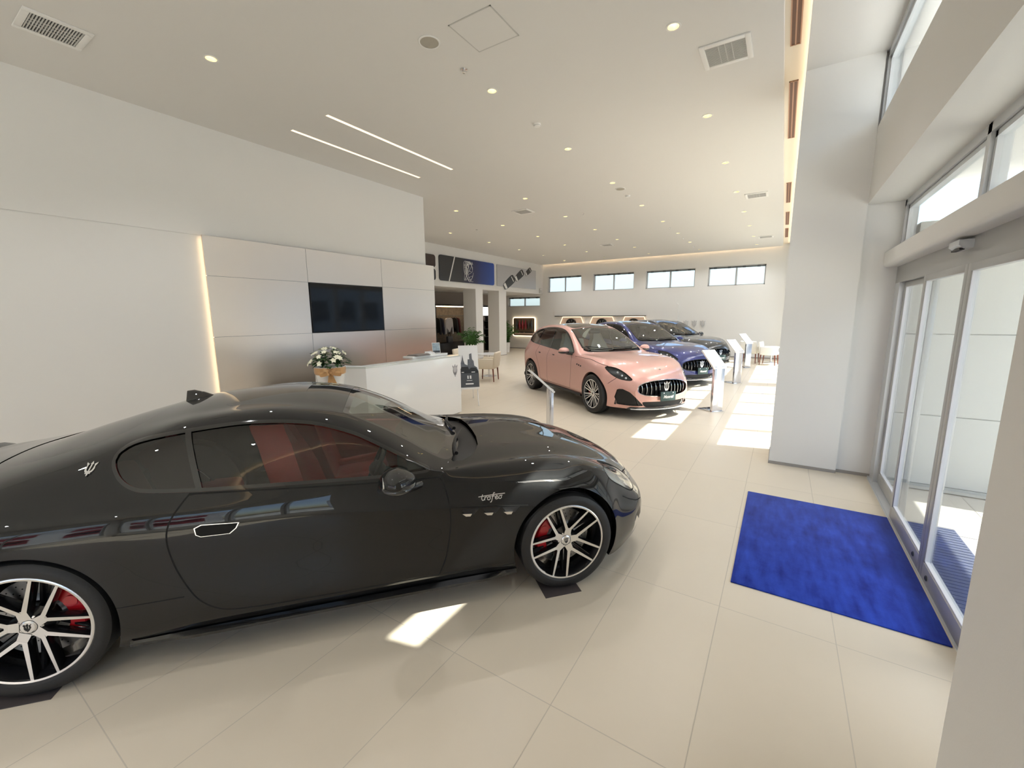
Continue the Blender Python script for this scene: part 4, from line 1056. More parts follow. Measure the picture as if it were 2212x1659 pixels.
    for s_ in (1, -1):
        iv = [(s_ * .43, .262), (s_ * .60, .255), (s_ * .775, .265), (s_ * .81, .40), (s_ * .785, .545), (s_ * .73, .555), (s_ * .64, .50), (s_ * .54, .38)]
        sh.cut(lambda x, y, z: sdf_poly(y, z, iv), 'intake', ALL, zf)
    lo = [(-.42, .24), (.42, .24), (.47, .335), (-.47, .335)]
    sh.cut(lambda x, y, z: sdf_poly(y, z, lo), 'lowgrille', ALL, zf)
    lip = [(-.66, .185), (.66, .185), (.62, .238), (-.62, .238)]
    sh.cut(lambda x, y, z: sdf_poly(y, z, lip), 'chin', ALL, zf)
    sh.part('body', 'body_shell', paint, root)
    sh.part('roof', 'roof_panel', roofmat, root, 0, .001)
    for s_ in (-1, 1):
        sh.part('dlo', 'side_window', M['car_glass_dark'] if dark else M['car_glass'], root, s_, -.005); sh.part('trim', 'window_trim', M['gloss_black'], root, s_, .001)
        sh.part('lamp', 'headlight', M['lamp_glass'], root, s_, -.001); sh.part('lamp', 'headlight_bowl', M['lamp_dark'], root, s_, -.03)
        sh.part('intake', 'air_intake', M['black'], root, s_, -.025)
        l = MB()
        for a, b in ((.50, .835), (.58, .785), (.645, .745)):
            p, n = sh.side(a, b, s_)
            if p: l.sphere(p - n * .02, .022, 10, 8)
        l.build('lamp_optic', M['lamp_led'], root, 60)
        for cx, a in ((0, 0), (-SW, 0)):
            li, ln = arch_strip(sh, cx, .375, .415, s_, .05, .45, .2)
            o = li.build('wheel_arch', paint, root); ln.build('arch_liner', M['liner'], o)
            make_wheel(root, (cx, s_ * .845, .372), .370, .272, .255, s_, M, 'multi', True, R(20), cal_ang=165 if cx == 0 else 15)
        # door mirror
        mi = MB(); mi.sphere((-1.0, s_ * 1.03, 1.115), (.085, .125, .075), 20, 12, 0, lambda v: (v[0] * (1 - .2 * abs(v[1])), v[1], v[2] * (1 if v[2] > 0 else .6)))
        m_ = mi.build('door_mirror', paint, root, 80)
        a = MB(); a.tube([(-.93, s_ * .86, 1.05), (-.97, s_ * .94, 1.06), (-1.0, s_ * 1.0, 1.085)], [.03, .03, .035], 10); a.sphere((-1.003, s_ * 1.03, 1.09), (.088, .125, .04), 20, 8); a.build('mirror_base_trim', M['gloss_black'], m_, 60)
        v = MB()
        for k in range(3):
            c = (-.62 + .075 * k, .872 - .010 * k)
            sh.conform(v, [(c[0] + .024 * math.cos(t), c[1] + .016 * math.sin(t)) for t in np.linspace(0, 2 * PI, 14, endpoint=False)], [tuple(range(14))], lambda p, q: sh.side(p, q, s_), .002, 0, .002)
        v.build('fender_vent', M['black'], root)
        for hx in (-1.72, -2.42):
            hd = MB(); sh.conform(hd, [(hx - .05, .985), (hx + .05, .98), (hx + .04, .957), (hx - .04, .96)], [(0, 1, 2, 3)], lambda p, q: sh.side(p, q, s_), .003, 0, .003); hd.build('door_handle', M['black'], root)
        sk = MB()
        for x in np.linspace(-2.4, -.5, 20):
            p, n = sh.side(x, .29, s_); sk.v += [(x, p.y + s_ * .02, .285), (x, p.y + s_ * .015, .235), (x, p.y - s_ * .05, .23), (x, p.y - s_ * .02, .29)]
        f_ = [(4 * i + k, 4 * i + (k + 1) % 4, 4 * i + 4 + (k + 1) % 4, 4 * i + 4 + k) for i in range(19) for k in range(4)]
        sk.f = f_; sk.m = [0] * len(f_); sk.build('side_skirt', M['black'], root, 30)
    sh.part('screen', 'windshield', M['screen_clear'], root, 0, -.003); sh.part('frit', 'windshield_border', M['gloss_black'], root, 0, -.003)
    sh.part('cowl', 'cowl', M['black'], root, 0, -.025); sh.part('gap', 'panel_gap', M['liner'], root, 0, 0)
    sh.part('lowgrille', 'lower_grille', M['black'], root, 0, -.03); sh.part('chin', 'chin_spoiler', M['gloss_black'], root, 0, .012)
    g = sh.part('grille', 'grille', M['black'], root, 0, -.075); sh.part('grille_ring', 'grille_surround', M['gloss_black'] if dark else M['chrome'], root, 0, .004)
    # upright grille bars with chrome noses, the emblem in the middle
    for i in range(12):
        y = -.455 + .91 * i / 11
        if abs(y) < .055: continue
        hh = .125 * (1 - (abs(y) / .53) ** 3) ** .5; b = MB(); pr = []
        zc = .572 - .02 * abs(y) / .53
        for k in range(9):
            z = zc + hh * (-1 + 2 * k / 8) * .97; p, n = sh.front(y, z)
            bow = -.030 + .018 * math.cos((k / 8 - .5) * PI); pr.append((p.x + bow, y, z))
        vs = []
        for x, yy, z in pr: vs += [(x, yy - .0018, z), (x, yy + .0018, z), (x - .05, yy + .007, z), (x - .05, yy - .007, z)]
        fs = []; ms = []
        for k in range(8):
            for q in range(4): fs.append((4 * k + q, 4 * k + (q + 1) % 4, 4 * k + 4 + (q + 1) % 4, 4 * k + 4 + q)); ms.append(0 if q == 0 else 1)
        n0 = len(b.v); b.v += vs; b.f += fs; b.m += ms
        b.build('grille_bar', [M['chrome'], M['rimdark']], root, None)
    fr = lambda a, b: sh.front(a, b)
    e = MB()
    px = sh.front(0, .572)[0].x
    for poly in TRIDENT: e.prism([(x * .17, .585 + y * .21) for x, y in poly], px - .02, px + .006, 'yz')
    e.build('grille_emblem', M['chrome'], root, None)
    e = MB(); p, n = sh.top(.74, 0); e.sphere(p, (.030, .022, .012), 14, 8); e.build('bonnet_badge', M['chrome'], root, 60)
    # plate with lettering
    pl = MB(); px = sh.front(0, .34)[0].x + .035; pl.box((px, -.165, .345), (px + .012, .165, .51), bev=.004)
    for q in (-.1, .1): pl.cyl((px + .012, q, .488), (px + .016, q, .488), .009, 10, 1)
    p_ = pl.build('number_plate', [M['plate'], M['chrome']], root, 30)
    vs, fs = text_mesh('Maserati', .075, .30, .002, .9); t = MB(); t.add([(px + .0135, a * .92, .418 + b) for a, b in vs], fs); t.build('plate_lettering', M['platew'], p_, None, False)
    # splitter, rear wing, wipers, cabin
    sp = MB()
    ysn = np.linspace(-.78, .78, 25); vs = []
    for y in ysn:
        q = sh.front(y * .8, .26)[0]; x = q.x if q else .6
        vs += [(x - .10, y * .8, .215), (x + .012, y * .8, .205), (x + .012, y * .8, .190), (x - .10, y * .8, .185)]
    sp.add(vs, [(4 * i + k, 4 * i + (k + 1) % 4, 4 * i + 4 + (k + 1) % 4, 4 * i + 4 + k) for i in range(24) for k in range(4)]); sp.build('front_splitter', M['frame'], root, 30)
    sp = MB(); sp.box((-3.56, -.46, 1.470), (-3.36, .46, 1.496), bev=.012); sp.build('roof_spoiler', paint, root, 40)
    w = MB()
    for y0, y1 in ((-.62, -.08), (-.02, .50)):
        pts = []
        for t in np.linspace(0, 1, 8):
            y = y0 + (y1 - y0) * t; x = -.70 - .18 * (y / .7) ** 2 + .02 + .03 * t; p, n = sh.top(x, y); pts.append(p + Vector((0, 0, .018)))
        w.tube(pts, .009, 6)
    w.build('wiper', M['black'], root, 40)
    it = MB(); it.box((-3.5, -.72, .34), (-.6, .72, .42)); it.prism([(-.70, .42), (-.70, 1.02), (-.95, 1.07), (-1.15, 1.0), (-1.1, .5)], -.74, .74, 'xz'); it.box((-3.55, -.62, 1.0), (-2.95, .62, 1.06)); it.box((-1.5, -.03 - .12, 1.44), (-1.42, .12, 1.50), bev=.02)
    it.build('dashboard', M['interior_dark'], root, 30)
    lea = M['interior_dark'] if dark else M['interior_light']
    for s_ in (-1, 1): seat(s_ * .38, -1.62, .66, root, lea, M['interior_dark'])
    b = MB(); b.box((-2.95, -.62, .62), (-2.45, .62, .80), bev=.06); b.box((-3.06, -.62, .74), (-2.90, .62, 1.25), 0, Matrix.Rotation(R(-14), 3, 'Y'), bev=.06); b.build('rear_seat', lea, root, 50)
    steering(root, -.38, -1.32, .99, M)
    ub = MB(); ub.box((-3.7, -.8, .26), (.55, .8, .34)); ub.build('underbody', M['black'], root)
    sh.part('body', 'headliner', lea, root, 0, -.03, lambda x, y, z: (z > 1.2) & (x < -1.3) & (x > -3.3))
    sh.part('roof', 'roof_lining', lea, root, 0, -.03)
    return root
# ------------------------------------------------------------------ ceiling fittings
def make_downlight():
    t = thing('downlight', '', 'downlight', (0, 0, CZ))
    a = MB(); a.lathe([(.052, .001), (.066, .001), (.068, -.003), (.064, -.006), (.050, -.004)], 32); a.build('trim_ring', M['whitematt'], t)
    c = MB(); c.lathe([(.051, -.004), (.046, .03), (.034, .055), (.030, .06)], 32); c.build('reflector_cup', M['lampcup'], t)
    l = MB(); l.lathe([(.0005, .052), (.030, .052), (.033, .056)], 24); l.build('lamp', M['lamp'], t)
    return t
rowsY = [1.06, 3.09, 5.12, 7.14, 9.15]; colsX = [2.37, 4.45, 6.54, 8.63, 10.74, 12.86, 14.95, 17.03, 19.13]
rown = ['row nearest the window wall', 'second row from the window wall', 'middle row', 'fourth row from the window wall', 'row along the boutique wall']
coln = ['nearest the back wall', 'second from the back wall', 'third from the back wall', 'fourth from the back wall', 'fifth from the back wall', 'sixth from the back wall', 'seventh from the back wall', 'nearest the camera']
dl0 = None
for x, y, i, j in LIGHTS:
    lab = 'small warm recessed downlight, %s, %s' % (rown[j], coln[min(7, sum(1 for l in LIGHTS if l[3] == j and l[2] > i))])
    if dl0 is None: dl0 = make_downlight(); o = dl0
    else: o = copy_tree(dl0)
    o['label'] = lab; o['group'] = 'ceiling downlights'; o.location = (x, y, CZ)
    L = bpy.data.lights.new('downlight_beam', 'SPOT'); L.energy = DOWN_E; L.color = (1, .985, .97); L.spot_size = R(125); L.spot_blend = .9; L.shadow_soft_size = .03
    lo = bpy.data.objects.new('downlight_beam', L); COL.objects.link(lo); lo.location = (x, y, CZ - .004)
for x in (2.37, .29, -1.8, -3.9):            # downlight rows continued out of view, unseen lamps added to brighten the near floor
    for y in (1.06, 3.09, 5.12):
        if (x, y) in ((2.37, 5.12), (2.37, 1.06), (.29, 1.06)): continue
        L = bpy.data.lights.new('downlight_beam', 'SPOT'); L.energy = DOWN_E; L.color = (1, .985, .97); L.spot_size = R(125); L.spot_blend = .9; L.shadow_soft_size = .03
        lo = bpy.data.objects.new('downlight_beam', L); COL.objects.link(lo); lo.location = (x, y, CZ - .004)
def vent(x0, x1, y0, y1, label, long='x', n=34):
    cx, cy = (x0 + x1) / 2, (y0 + y1) / 2
    t = thing('ceiling_vent', label, 'vent', (cx, cy, CZ), 0, 'ceiling vents'); hx, hy = (x1 - x0) / 2, (y1 - y0) / 2
    f = MB(); b = .05
    for a, c in (((-hx - b, -hy - b), (hx + b, -hy)), ((-hx - b, hy), (hx + b, hy + b)), ((-hx - b, -hy), (-hx, hy)), ((hx, -hy), (hx + b, hy))): f.box((a[0], a[1], -.016), (c[0], c[1], -.0005), bev=.004)
    f.build('frame', M['whitematt'], t, 30)
    g = MB(); g.box((-hx, -hy, -.004), (hx, hy, -.001)); g.build('backing', M['ventdark'], t, None)
    s = MB(); n = int((hx * 2) / .0185)
    for k in range(n):
        x = -hx + (k + .5) * 2 * hx / n; s.box((x - .005, -hy, -.013), (x + .004, hy, -.005))
    for q in (-.33, 0, .33): s.box((-hx, q * hy - .004, -.012), (hx, q * hy + .004, -.005))
    s.build('grille', M['vent'], t, None)
    return t
vent(1.215, 1.56, 5.645, 5.98, 'grey air vent on the ceiling by the left wall, top left of the room')
vent(4.96, 5.315, .515, .87, 'large air vent with white frame on the ceiling beside the slot diffusers')
vent(11.1, 11.45, .53, .88, 'middle one of the three air vents along the window side of the ceiling')
vent(17.2, 17.55, .53, .88, 'farthest air vent along the window side of the ceiling, near the back wall')
vent(9.47, 9.80, 5.60, 5.95, 'square ceiling vent in the middle of the hall over the pink car', n=20)
vent(15.7, 16.03, 5.65, 6.0, 'square ceiling vent far back in the middle of the hall')
def access_panel():
    t = thing('access_panel', 'square access panel with a thin frame line in the ceiling near the camera', 'hatch', (3.545, 2.54, CZ))
    f = MB(); h = .235; b = .012
    for a, c in (((-h, -h), (h, -h + b)), ((-h, h - b), (h, h)), ((-h, -h), (-h + b, h)), ((h - b, -h), (h, h))): f.box((a[0], a[1], -.004), (c[0], c[1], -.0005))
    f.build('frame', M['vent'], t, None); g = MB(); g.box((-h + b, -h + b, -.003), (h - b, h - b, -.0005)); g.build('panel', M['ceil'], t, None)
access_panel()
def speaker(x, y, lab):
    t = thing('ceiling_speaker', lab, 'speaker', (x, y, CZ), 0, 'ceiling speakers')
    a = MB(); a.lathe([(.088, -.0005), (.105, -.0005), (.106, -.006), (.10, -.010), (.088, -.008)], 36); a.build('rim', M['whitematt'], t)
    g = MB(); g.lathe([(.0005, -.011), (.06, -.010), (.09, -.006)], 36); g.build('grille', P('speaker_cloth', (.42, .39, .33), .8, noise=.2, nscale=400), t)
speaker(3.39, 3.08, 'round beige ceiling speaker beside the square access panel'); speaker(9.12, 3.09, 'round ceiling speaker farther back in the second downlight row')
def detector(x, y, lab, kind):
    t = thing('ceiling_detector' if kind else 'ceiling_sprinkler', lab, 'detector' if kind else 'sprinkler', (x, y, CZ))
    a = MB()
    if kind:
        a.lathe([(.052, -.0005), (.052, -.014), (.040, -.034), (.0005, -.038)], 28); a.build('housing', M['whitematt'], t)
        b = MB(); b.lathe([(.045, -.026), (.047, -.024), (.048, -.021), (.044, -.022)], 28); b.build('slot_ring', M['vent'], t)
    else:
        a.lathe([(.036, -.0005), (.036, -.004), (.012, -.010), (.010, -.030), (.0005, -.030)], 20); a.build('body', M['chrome'], t); b = MB(); b.lathe([(.0005, -.036), (.020, -.034), (.020, -.032), (.0005, -.031)], 16); b.build('deflector', M['chrome'], t)
detector(3.93, 3.09, 'small chrome sprinkler head behind the round speaker near the access panel', 0)
detector(5.5, 3.07, 'white dome smoke detector between two downlights over the middle aisle', 1)
detector(9.69, 3.11, 'white dome smoke detector just behind the farther ceiling speaker', 1)
detector(13.91, 3.12, 'small ceiling sprinkler above the blue car, nearer than two others in its row', 0)
detector(10.74, 4.61, 'small ceiling sprinkler over the middle of the hall', 0)
detector(10.79, 8.13, 'small ceiling sprinkler close to the picture wall', 0)
detector(15.99, 3.12, 'small ceiling sprinkler far back, midway in its row', 0)
detector(18.16, 3.14, 'small ceiling sprinkler farthest back, near the high windows', 0)
for y, lab in ((5.24, 'long recessed warm light line in the ceiling, nearer the window side of the pair'), (6.05, 'long recessed warm light line in the ceiling, nearer the left wall of the pair')):
    t = thing('linear_light', lab, 'ceiling light', (5.0, y, CZ), 0, 'linear ceiling lights')
    f = MB()
    for a, c in (((-1.255, -.032), (1.255, -.026)), ((-1.255, .026), (1.255, .032)), ((-1.255, -.026), (-1.248, .026)), ((1.248, -.026), (1.255, .026))): f.box((a[0], a[1], -.004), (c[0], c[1], -.0005))
    f.build('frame', M['whitematt'], t, None); g = MB(); g.box((-1.248, -.026, -.003), (1.248, .026, -.0006)); g.build('diffuser', M['warm2'], t, None)
M['slotbrown'] = P('slot_brown', (.16, .075, .045), .5)
for k, (a, b, w_) in enumerate(((3.66, 5.58, 'nearest the camera'), (6.38, 8.3, 'second from the camera'), (11.0, 12.88, 'third from the camera'), (14.06, 15.98, 'fourth from the camera'), (16.68, 18.53, 'farthest, by the back wall'))):
    t = thing('slot_diffuser', 'long brown slot air diffuser in the glowing ceiling recess, ' + w_, 'vent', ((a + b) / 2, .113, CZ + .10), 0, 'slot diffusers')
    h = (b - a) / 2; f = MB()
    for y0, y1 in ((-.046, -.036), (-.006, .006), (.036, .046)): f.box((-h, y0, -.012), (h, y1, -.0005))
    for x0 in (-h, h - .012): f.box((x0, -.046, -.012), (x0 + .012, .046, -.0005))
    f.build('frame', P('slot_frame', (.50, .28, .18), .45) if k == 0 else bpy.data.materials['slot_frame'], t, None)
    g = MB(); g.box((-h + .012, -.036, -.006), (h - .012, .036, -.001)); g.build('slot', M['slotbrown'], t, None)
tag(simple('slot_light', [((XR + .2, -.030, CZ + .041), (20.0, -.012, CZ + .048))], emit_mat('slot_led', (1, .82, .58), 7)), 'hidden warm light line running along the ceiling recess above the column', 'light strip')
# ------------------------------------------------------------------ blue mat, wheel plates
mt = MB(); mt.box((3.075, -.955, .0005), (4.87, .158, .010), bev=.004); mt = mt.build('entrance_rug', M['mat'], None, 30)
tag(mt, 'blue pile mat on the floor in front of the glass doors', 'mat')
def wheel_plate(cx, label):
    q = R(-41.386); c, s_ = math.cos(q), math.sin(q); m = MB(); m.box((-.13, -.17, 0), (.13, .17, .003), bev=.001)
    o = m.build('wheel_plate', P('plate_dark_steel', (.10, .085, .085), .45, .3) if 'plate_dark_steel' not in bpy.data.materials else bpy.data.materials['plate_dark_steel'], None, None)
    o.location = (3.028 + c * (cx - .05) + s_ * .82, 1.799 + s_ * (cx - .05) - c * .82, .0005); o.rotation_euler = (0, 0, q); tag(o, label, 'plate', 'wheel plates')
wheel_plate(0, 'thin dark square plate on the floor under the coupe front wheel'); wheel_plate(-2.868, 'thin dark square plate on the floor under the coupe rear wheel')
# ------------------------------------------------------------------ metal feature wall with screen
fw_ = thing('feature_panel', 'satin bronze metal feature wall with a warm glow along its left edge', 'wall panel', (5.12, 6.93, 0))
cols = [(2.815, 4.33), (4.336, 5.925), (5.931, 7.46)]; rws = [(.06, .70), (.704, 1.575), (1.579, 2.44), (2.444, 2.992)]
for ci, (a, b) in enumerate(cols):
    for ri, (c, d) in enumerate(rws):
        if ci == 1 and ri == 2: continue
        m = MB(); m.box((a - 5.12, -.045, c), (b - 5.12, -.02, d)); m.build('metal_panel', M['panel'], fw_, None)
m = MB(); 
for x_ in (4.333, 5.928): m.box((x_ - 5.125, -.041, .07), (x_ - 5.115, -.0195, 2.98))
for z_ in (.702, 1.577, 2.442):
    for x0_, x1_ in ((2.83, 4.332), (5.93, 7.45)) if z_ in (1.577,) else ((2.83, 7.45),): m.box((x0_ - 5.12, -.041, z_ - .005), (x1_ - 5.12, -.0195, z_ + .005))
m.box((2.84 - 5.12, -.02, .06), (7.28 - 5.12, .028, 2.98)); m.build('backing_frame', M['joint'], fw_, None)
m = MB(); m.box((2.822 - 5.12, -.018, .08), (2.838 - 5.12, -.004, 2.97)); m.build('edge_light', M['warm'], fw_, None)
tv = thing('television', 'wide black flat screen set flush in the bronze feature wall', 'television', (5.13, 6.878, 1.58))
m = MB(); m.box((-.786, -.006, .006), (.786, .025, .850), bev=.004); m.build('housing', M['black'], tv, 30); m = MB(); m.box((-.776, -.009, .016), (.776, -.006, .840)); m.build('screen', P('screen_glass_black', (.012, .013, .014), .06, spec=.35), tv, None)
# ------------------------------------------------------------------ reception counter
rc = thing('reception_counter', 'white reception counter with a small trident emblem, behind the black coupe', 'counter', (5.0, 5.5, 0))
m = MB(); m.box((-1.0, -.40, .02), (1.17, -.34, 1.10), bev=.004); m.box((1.10, -.34, .02), (1.17, .45, 1.10), bev=.004)
m.prism([(-1.0, -.40), (-1.0, -.34), (-1.14, .02), (-1.14, .55), (-1.20, .55), (-1.20, .0)], .02, 1.10, 'xy'); m.build('front_panel', M['white'], rc, 25)
m = MB(); m.prism([(-1.0, -.402), (1.172, -.402), (1.172, -.20), (-.92, -.20), (-1.03, .1), (-1.03, .56), (-1.21, .56), (-1.21, -.0)], 1.10, 1.125, 'xy'); m.build('counter_top', P('counter_glass_top', (.66, .70, .67), .12, coat=.4), rc, None)
m = MB(); m.box((-1.10, -.30, .72), (1.10, .40, .75)); m.build('desk_top', M['whitematt'], rc, None)
m = MB(); m.box((-.9, -.385, 0), (1.12, -.33, .02)); m.build('plinth', M['base'], rc, None)
m = MB()
for poly in TRIDENT: m.prism([(1.005 + x * .19, .845 + y * .24) for x, y in poly], -.404, -.4, 'xz')
m.build('emblem', P('emblem_grey', (.33, .34, .36), .35, .6), rc, None)
m = MB(); m.box((.15, -.19, 1.125), (1.05, .05, 1.165), bev=.003); m.build('raised_shelf', M['white'], rc, 30)
# things on the counter
bk = MB(); bk.box((.32, -.10, 0), (.66, .14, .012)); bk.box((.33, -.09, .012), (.65, .13, .022), 0, rz(.1)); bk = bk.build('brochure', P('paper_dark', (.22, .20, .19), .5), None, None); bk.location = (4.90, 5.38, 1.166); tag(bk, 'flat dark brochures lying on the raised counter shelf', 'brochure')
for x_, y_, s_, lab in ((5.87, 5.42, 1.0, 'small upright picture stand with a blue-grey photo on the counter end'),):
    st = thing('photo_stand', lab, 'picture stand', (x_, y_, 1.166), -.5)
    q = Matrix.Rotation(R(-12), 3, 'X'); m = MB(); m.box((-.075, -.006, 0), (.075, .006, .20), 0, q, (0, 0, 0)); m.box((-.05, .0, 0), (.05, .08, .006)); m.build('board', M['whitematt'], st, None)
    m = MB(); m.box((-.068, -.0085, .05), (.068, -.006, .19), 0, q, (0, 0, 0)); m.box((-.068, -.0085, .01), (.068, -.006, .05), 1, q, (0, 0, 0)); m.build('photo', [P('photo_blue', (.30, .38, .44), .4, noise=.6, nscale=22), P('photo_dark', (.05, .06, .07), .4)], st, None)
cr = thing('card_holder', 'low clear tray of white cards beside the picture stand', 'card holder', (5.67, 5.40, 1.166)); m = MB(); m.box((-.09, -.05, 0), (.09, .05, .012)); m.box((-.09, .04, 0), (.09, .05, .05)); m.build('tray', M['whitematt'], cr, None); m = MB(); m.box((-.08, -.04, .012), (.08, .038, .032)); m.build('card_stack', M['platew'], cr, None)
# potted flowers by the counter
M['leafdark'] = P('leaf_dark', (.028, .075, .022), .45); M['leaf'] = P('leaf_green', (.06, .17, .035), .45); M['petal'] = P('petal_cream', (.85, .84, .66), .6); M['gold'] = P('gold_ribbon', (.62, .36, .16), .3, .2, sheen=.3)
fp = thing('flower_pot', 'white pot of cream flowers tied with a gold bow, at the counter corner', 'flower pot', (3.47, 5.17, .75))
m = MB(); m.lathe([(.0005, 0), (.15, 0), (.155, .01), (.195, .42), (.198, .44), (.186, .44), (.180, .41), (.0005, .40)], 40); m.build('pot', M['white'], fp)
m = MB(); m.lathe([(.188, .335), (.200, .345), (.205, .40), (.2, .43), (.19, .432)], 40); rib = m.build('ribbon_band', M['gold'], fp)
m = MB()
dirv = Vector((-3.47, -5.17, 0)).normalized(); sv = Vector((-dirv.y, dirv.x, 0))
def rp(a, z, o=0.0): return dirv * (.205 + o) + sv * a + Vector((0, 0, z))
for s_ in (1, -1):
    pts = [rp(0, .375, .01), rp(s_ * .07, .42, .05), rp(s_ * .13, .40, .05), rp(s_ * .12, .35, .04), rp(s_ * .04, .36, .03), rp(0, .375, .01)]
    pts = [Vector(p) for p in catmull([tuple(p) for p in pts], 5, False)]
    vs = []
    for p in pts: vs += [p + Vector((0, 0, .022)), p - Vector((0, 0, .022))]
    m.add(vs, [(2 * i, 2 * i + 1, 2 * i + 3, 2 * i + 2) for i in range(len(pts) - 1)])
    e = rp(s_ * .05 + .02, .14, -.01); b_ = rp(0, .37, .02); m.add([b_ + sv * .02, b_ - sv * .02, e - sv * .03, e + sv * .03], [(0, 1, 2, 3)])
m.sphere(rp(0, .375, .015), .022, 10, 8); m.build('bow', M['gold'], rib, 60)
rng = random.Random(3)
def leafquad(mb, p, d, n, L, W, mi=0, bend=.2):
    d = d.normalized(); s_ = d.cross(n).normalized()
    mb.add([p, p + d * L * .5 + s_ * W + n * .1 * L, p + d * L - n * bend * L, p + d * L * .5 - s_ * W + n * .1 * L, p + d * L * .5 - n * .02 * L], [(0, 1, 4), (1, 2, 4), (2, 3, 4), (3, 0, 4)], mi)
m = MB(); fl_ = MB()
for i in range(170):
    a = rng.uniform(0, 2 * PI); e = rng.uniform(.05, 1.25); r_ = rng.uniform(.05, .24); p = Vector((math.cos(a) * r_ * math.cos(e) , math.sin(a) * r_ * math.cos(e), .44 + .23 * math.sin(e) * rng.uniform(.3, 1)))
    leafquad(m, p, Vector((math.cos(a), math.sin(a), rng.uniform(-.4, .6))), Vector((0, 0, 1)), rng.uniform(.06, .11), rng.uniform(.02, .035))
m.build('foliage', M['leafdark'], fp, None)
for i in range(42):
    a = rng.uniform(0, 2 * PI); e = rng.uniform(.1, 1.4); c = Vector((math.cos(a) * .27 * math.cos(e), math.sin(a) * .27 * math.cos(e), .44 + .26 * math.sin(e)))
    n_ = (c - Vector((0, 0, .38))).normalized(); u_ = n_.orthogonal().normalized(); w_ = n_.cross(u_)
    for k in range(5):
        t = 2 * PI * k / 5; leafquad(fl_, c, u_ * math.cos(t) + w_ * math.sin(t) + n_ * .25, n_, .042, .017)
fl_.build('blossoms', M['petal'], fp, None)
pd = MB(); pd.lathe([(.0005, 0), (.20, 0), (.20, .02), (.17, .04), (.16, .71), (.19, .73), (.19, .749), (.0005, .749)], 36); pd = pd.build('pedestal', M['white'], None, 30); pd.location = (3.47, 5.17, 0); tag(pd, 'round white pedestal under the flower pot at the counter corner', 'pedestal')
# ------------------------------------------------------------------ poster easel
ea = thing('easel', 'thin white easel standing between the counter and the pink car', 'easel', (7.02, 5.55, 0))
def E_(x, y, z): return Vector((x - 6.9, y - 5.45, z))
m = MB(); m.tube([E_(6.72, 5.09, .0), E_(6.93, 5.36, 1.25)], .011, 8); m.build('leg', M['whitematt'], ea)
m = MB(); m.tube([E_(6.86, 5.72, .0), E_(6.93, 5.50, 1.25)], .011, 8); m.build('leg', M['whitematt'], ea)
m = MB(); m.tube([E_(7.35, 5.72, .0), E_(6.95, 5.44, 1.25)], .011, 8); m.build('leg', M['whitematt'], ea)
m = MB(); m.box((-.20, -.035, .36), (.20, .03, .388), 0, rz(R(-44)), (0, 0, .37)); m.v = [(x - .27, y - .20, z) for x, y, z in m.v]; m.tube([(-.27, -.20, .372), (-.12, -.16, .40)], .012, 8); m.build('ledge', M['whitematt'], ea)
po = thing('poster_board', 'black and white poster of towers and cars propped on the easel', 'poster', (6.75, 5.345, .3945), R(-44))
tl = Matrix.Rotation(R(-13), 3, 'X') @ Matrix.Diagonal((.82, 1, .97))
def flat(name, boxes, mat, depth0, depth1):
    mb = MB()
    for poly in boxes: mb.prism(poly, depth0, depth1, 'xz')
    mb.v = [tuple(tl @ Vector(v)) for v in mb.v]; return mb.build(name, mat, po, None)
flat('board', [[(-.245, 0), (.245, 0), (.245, .90), (-.245, .90)]], M['platew'], 0, .012)
flat('dark_band', [[(-.245, 0), (.245, 0), (.245, .30), (-.245, .30)]], P('poster_dark', (.07, .075, .085), .4), -.002, 0)
flat('tower_print', [[(-.2, .33), (-.2, .52), (-.17, .60), (-.15, .70), (-.13, .58), (-.10, .50), (-.03, .47), (-.02, .60), (.02, .60), (.02, .71), (.08, .73), (.09, .60), (.13, .56), (.14, .46), (.21, .42), (.24, .33)]], P('poster_mid', (.13, .14, .16), .4, noise=.5, nscale=30), -.002, 0)
flat('car_print', [[(-.24, .30), (-.24, .36), (-.18, .44), (-.02, .44), (.0, .38), (.05, .42), (.17, .42), (.24, .34), (.24, .30)]], P('poster_black', (.02, .022, .025), .35), -.0035, -.002)
flat('lettering', [[(-.1, .06), (.1, .06), (.1, .085), (-.1, .085)], [(-.07, .14), (.07, .14), (.07, .15), (-.07, .15)], [(-.05, .18), (-.02, .18), (-.02, .25), (-.05, .25)], [(.01, .18), (.05, .18), (.05, .25), (.01, .25)], [(-.19, .315), (-.13, .315), (-.13, .33), (-.19, .33)], [(.06, .315), (.15, .315), (.15, .33), (.06, .33)]], M['platew'], -.005, -.0035)
# ------------------------------------------------------------------ chairs and tables
M['legred'] = P('mahogany_leg', (.16, .040, .020), .35); M['cream'] = P('cream_leather', (.74, .66, .53), .5); M['whiteleather'] = P('white_leather', (.83, .82, .79), .45)
def armchair(label, loc, rot, mat, group=None):
    t = thing('armchair', label, 'chair', loc, rot, group)
    m = MB(); m.box((-.27, -.26, .36), (.27, .26, .47), bev=.03); m.build('seat', mat, t, 50)
    m = MB(); m.box((-.28, .20, .40), (.28, .28, .84), 0, Matrix.Rotation(R(-8), 3, 'X'), (0, .24, .4), bev=.03); m.build('backrest', mat, t, 50)
    for s_ in (-1, 1):
        m = MB(); m.box((s_ * .27, -.22, .38), (s_ * .32, .24, .66), bev=.022); m.build('armrest', mat, t, 50)
        for y in (-.22, .22):
            m = MB(); m.cyl((s_ * .25, y, .37), (s_ * .265, y * 1.12, 0), .022, 10, 0, .014); m.build('leg', M['legred'], t)
    return t
armchair('cream leather armchair with dark red legs behind the poster easel', (9.75, 7.05, 0), R(200), M['cream'])
armchair('cream armchair mostly hidden behind the one by the easel, at the round table', (10.3, 8.3, 0), R(15), M['cream'])
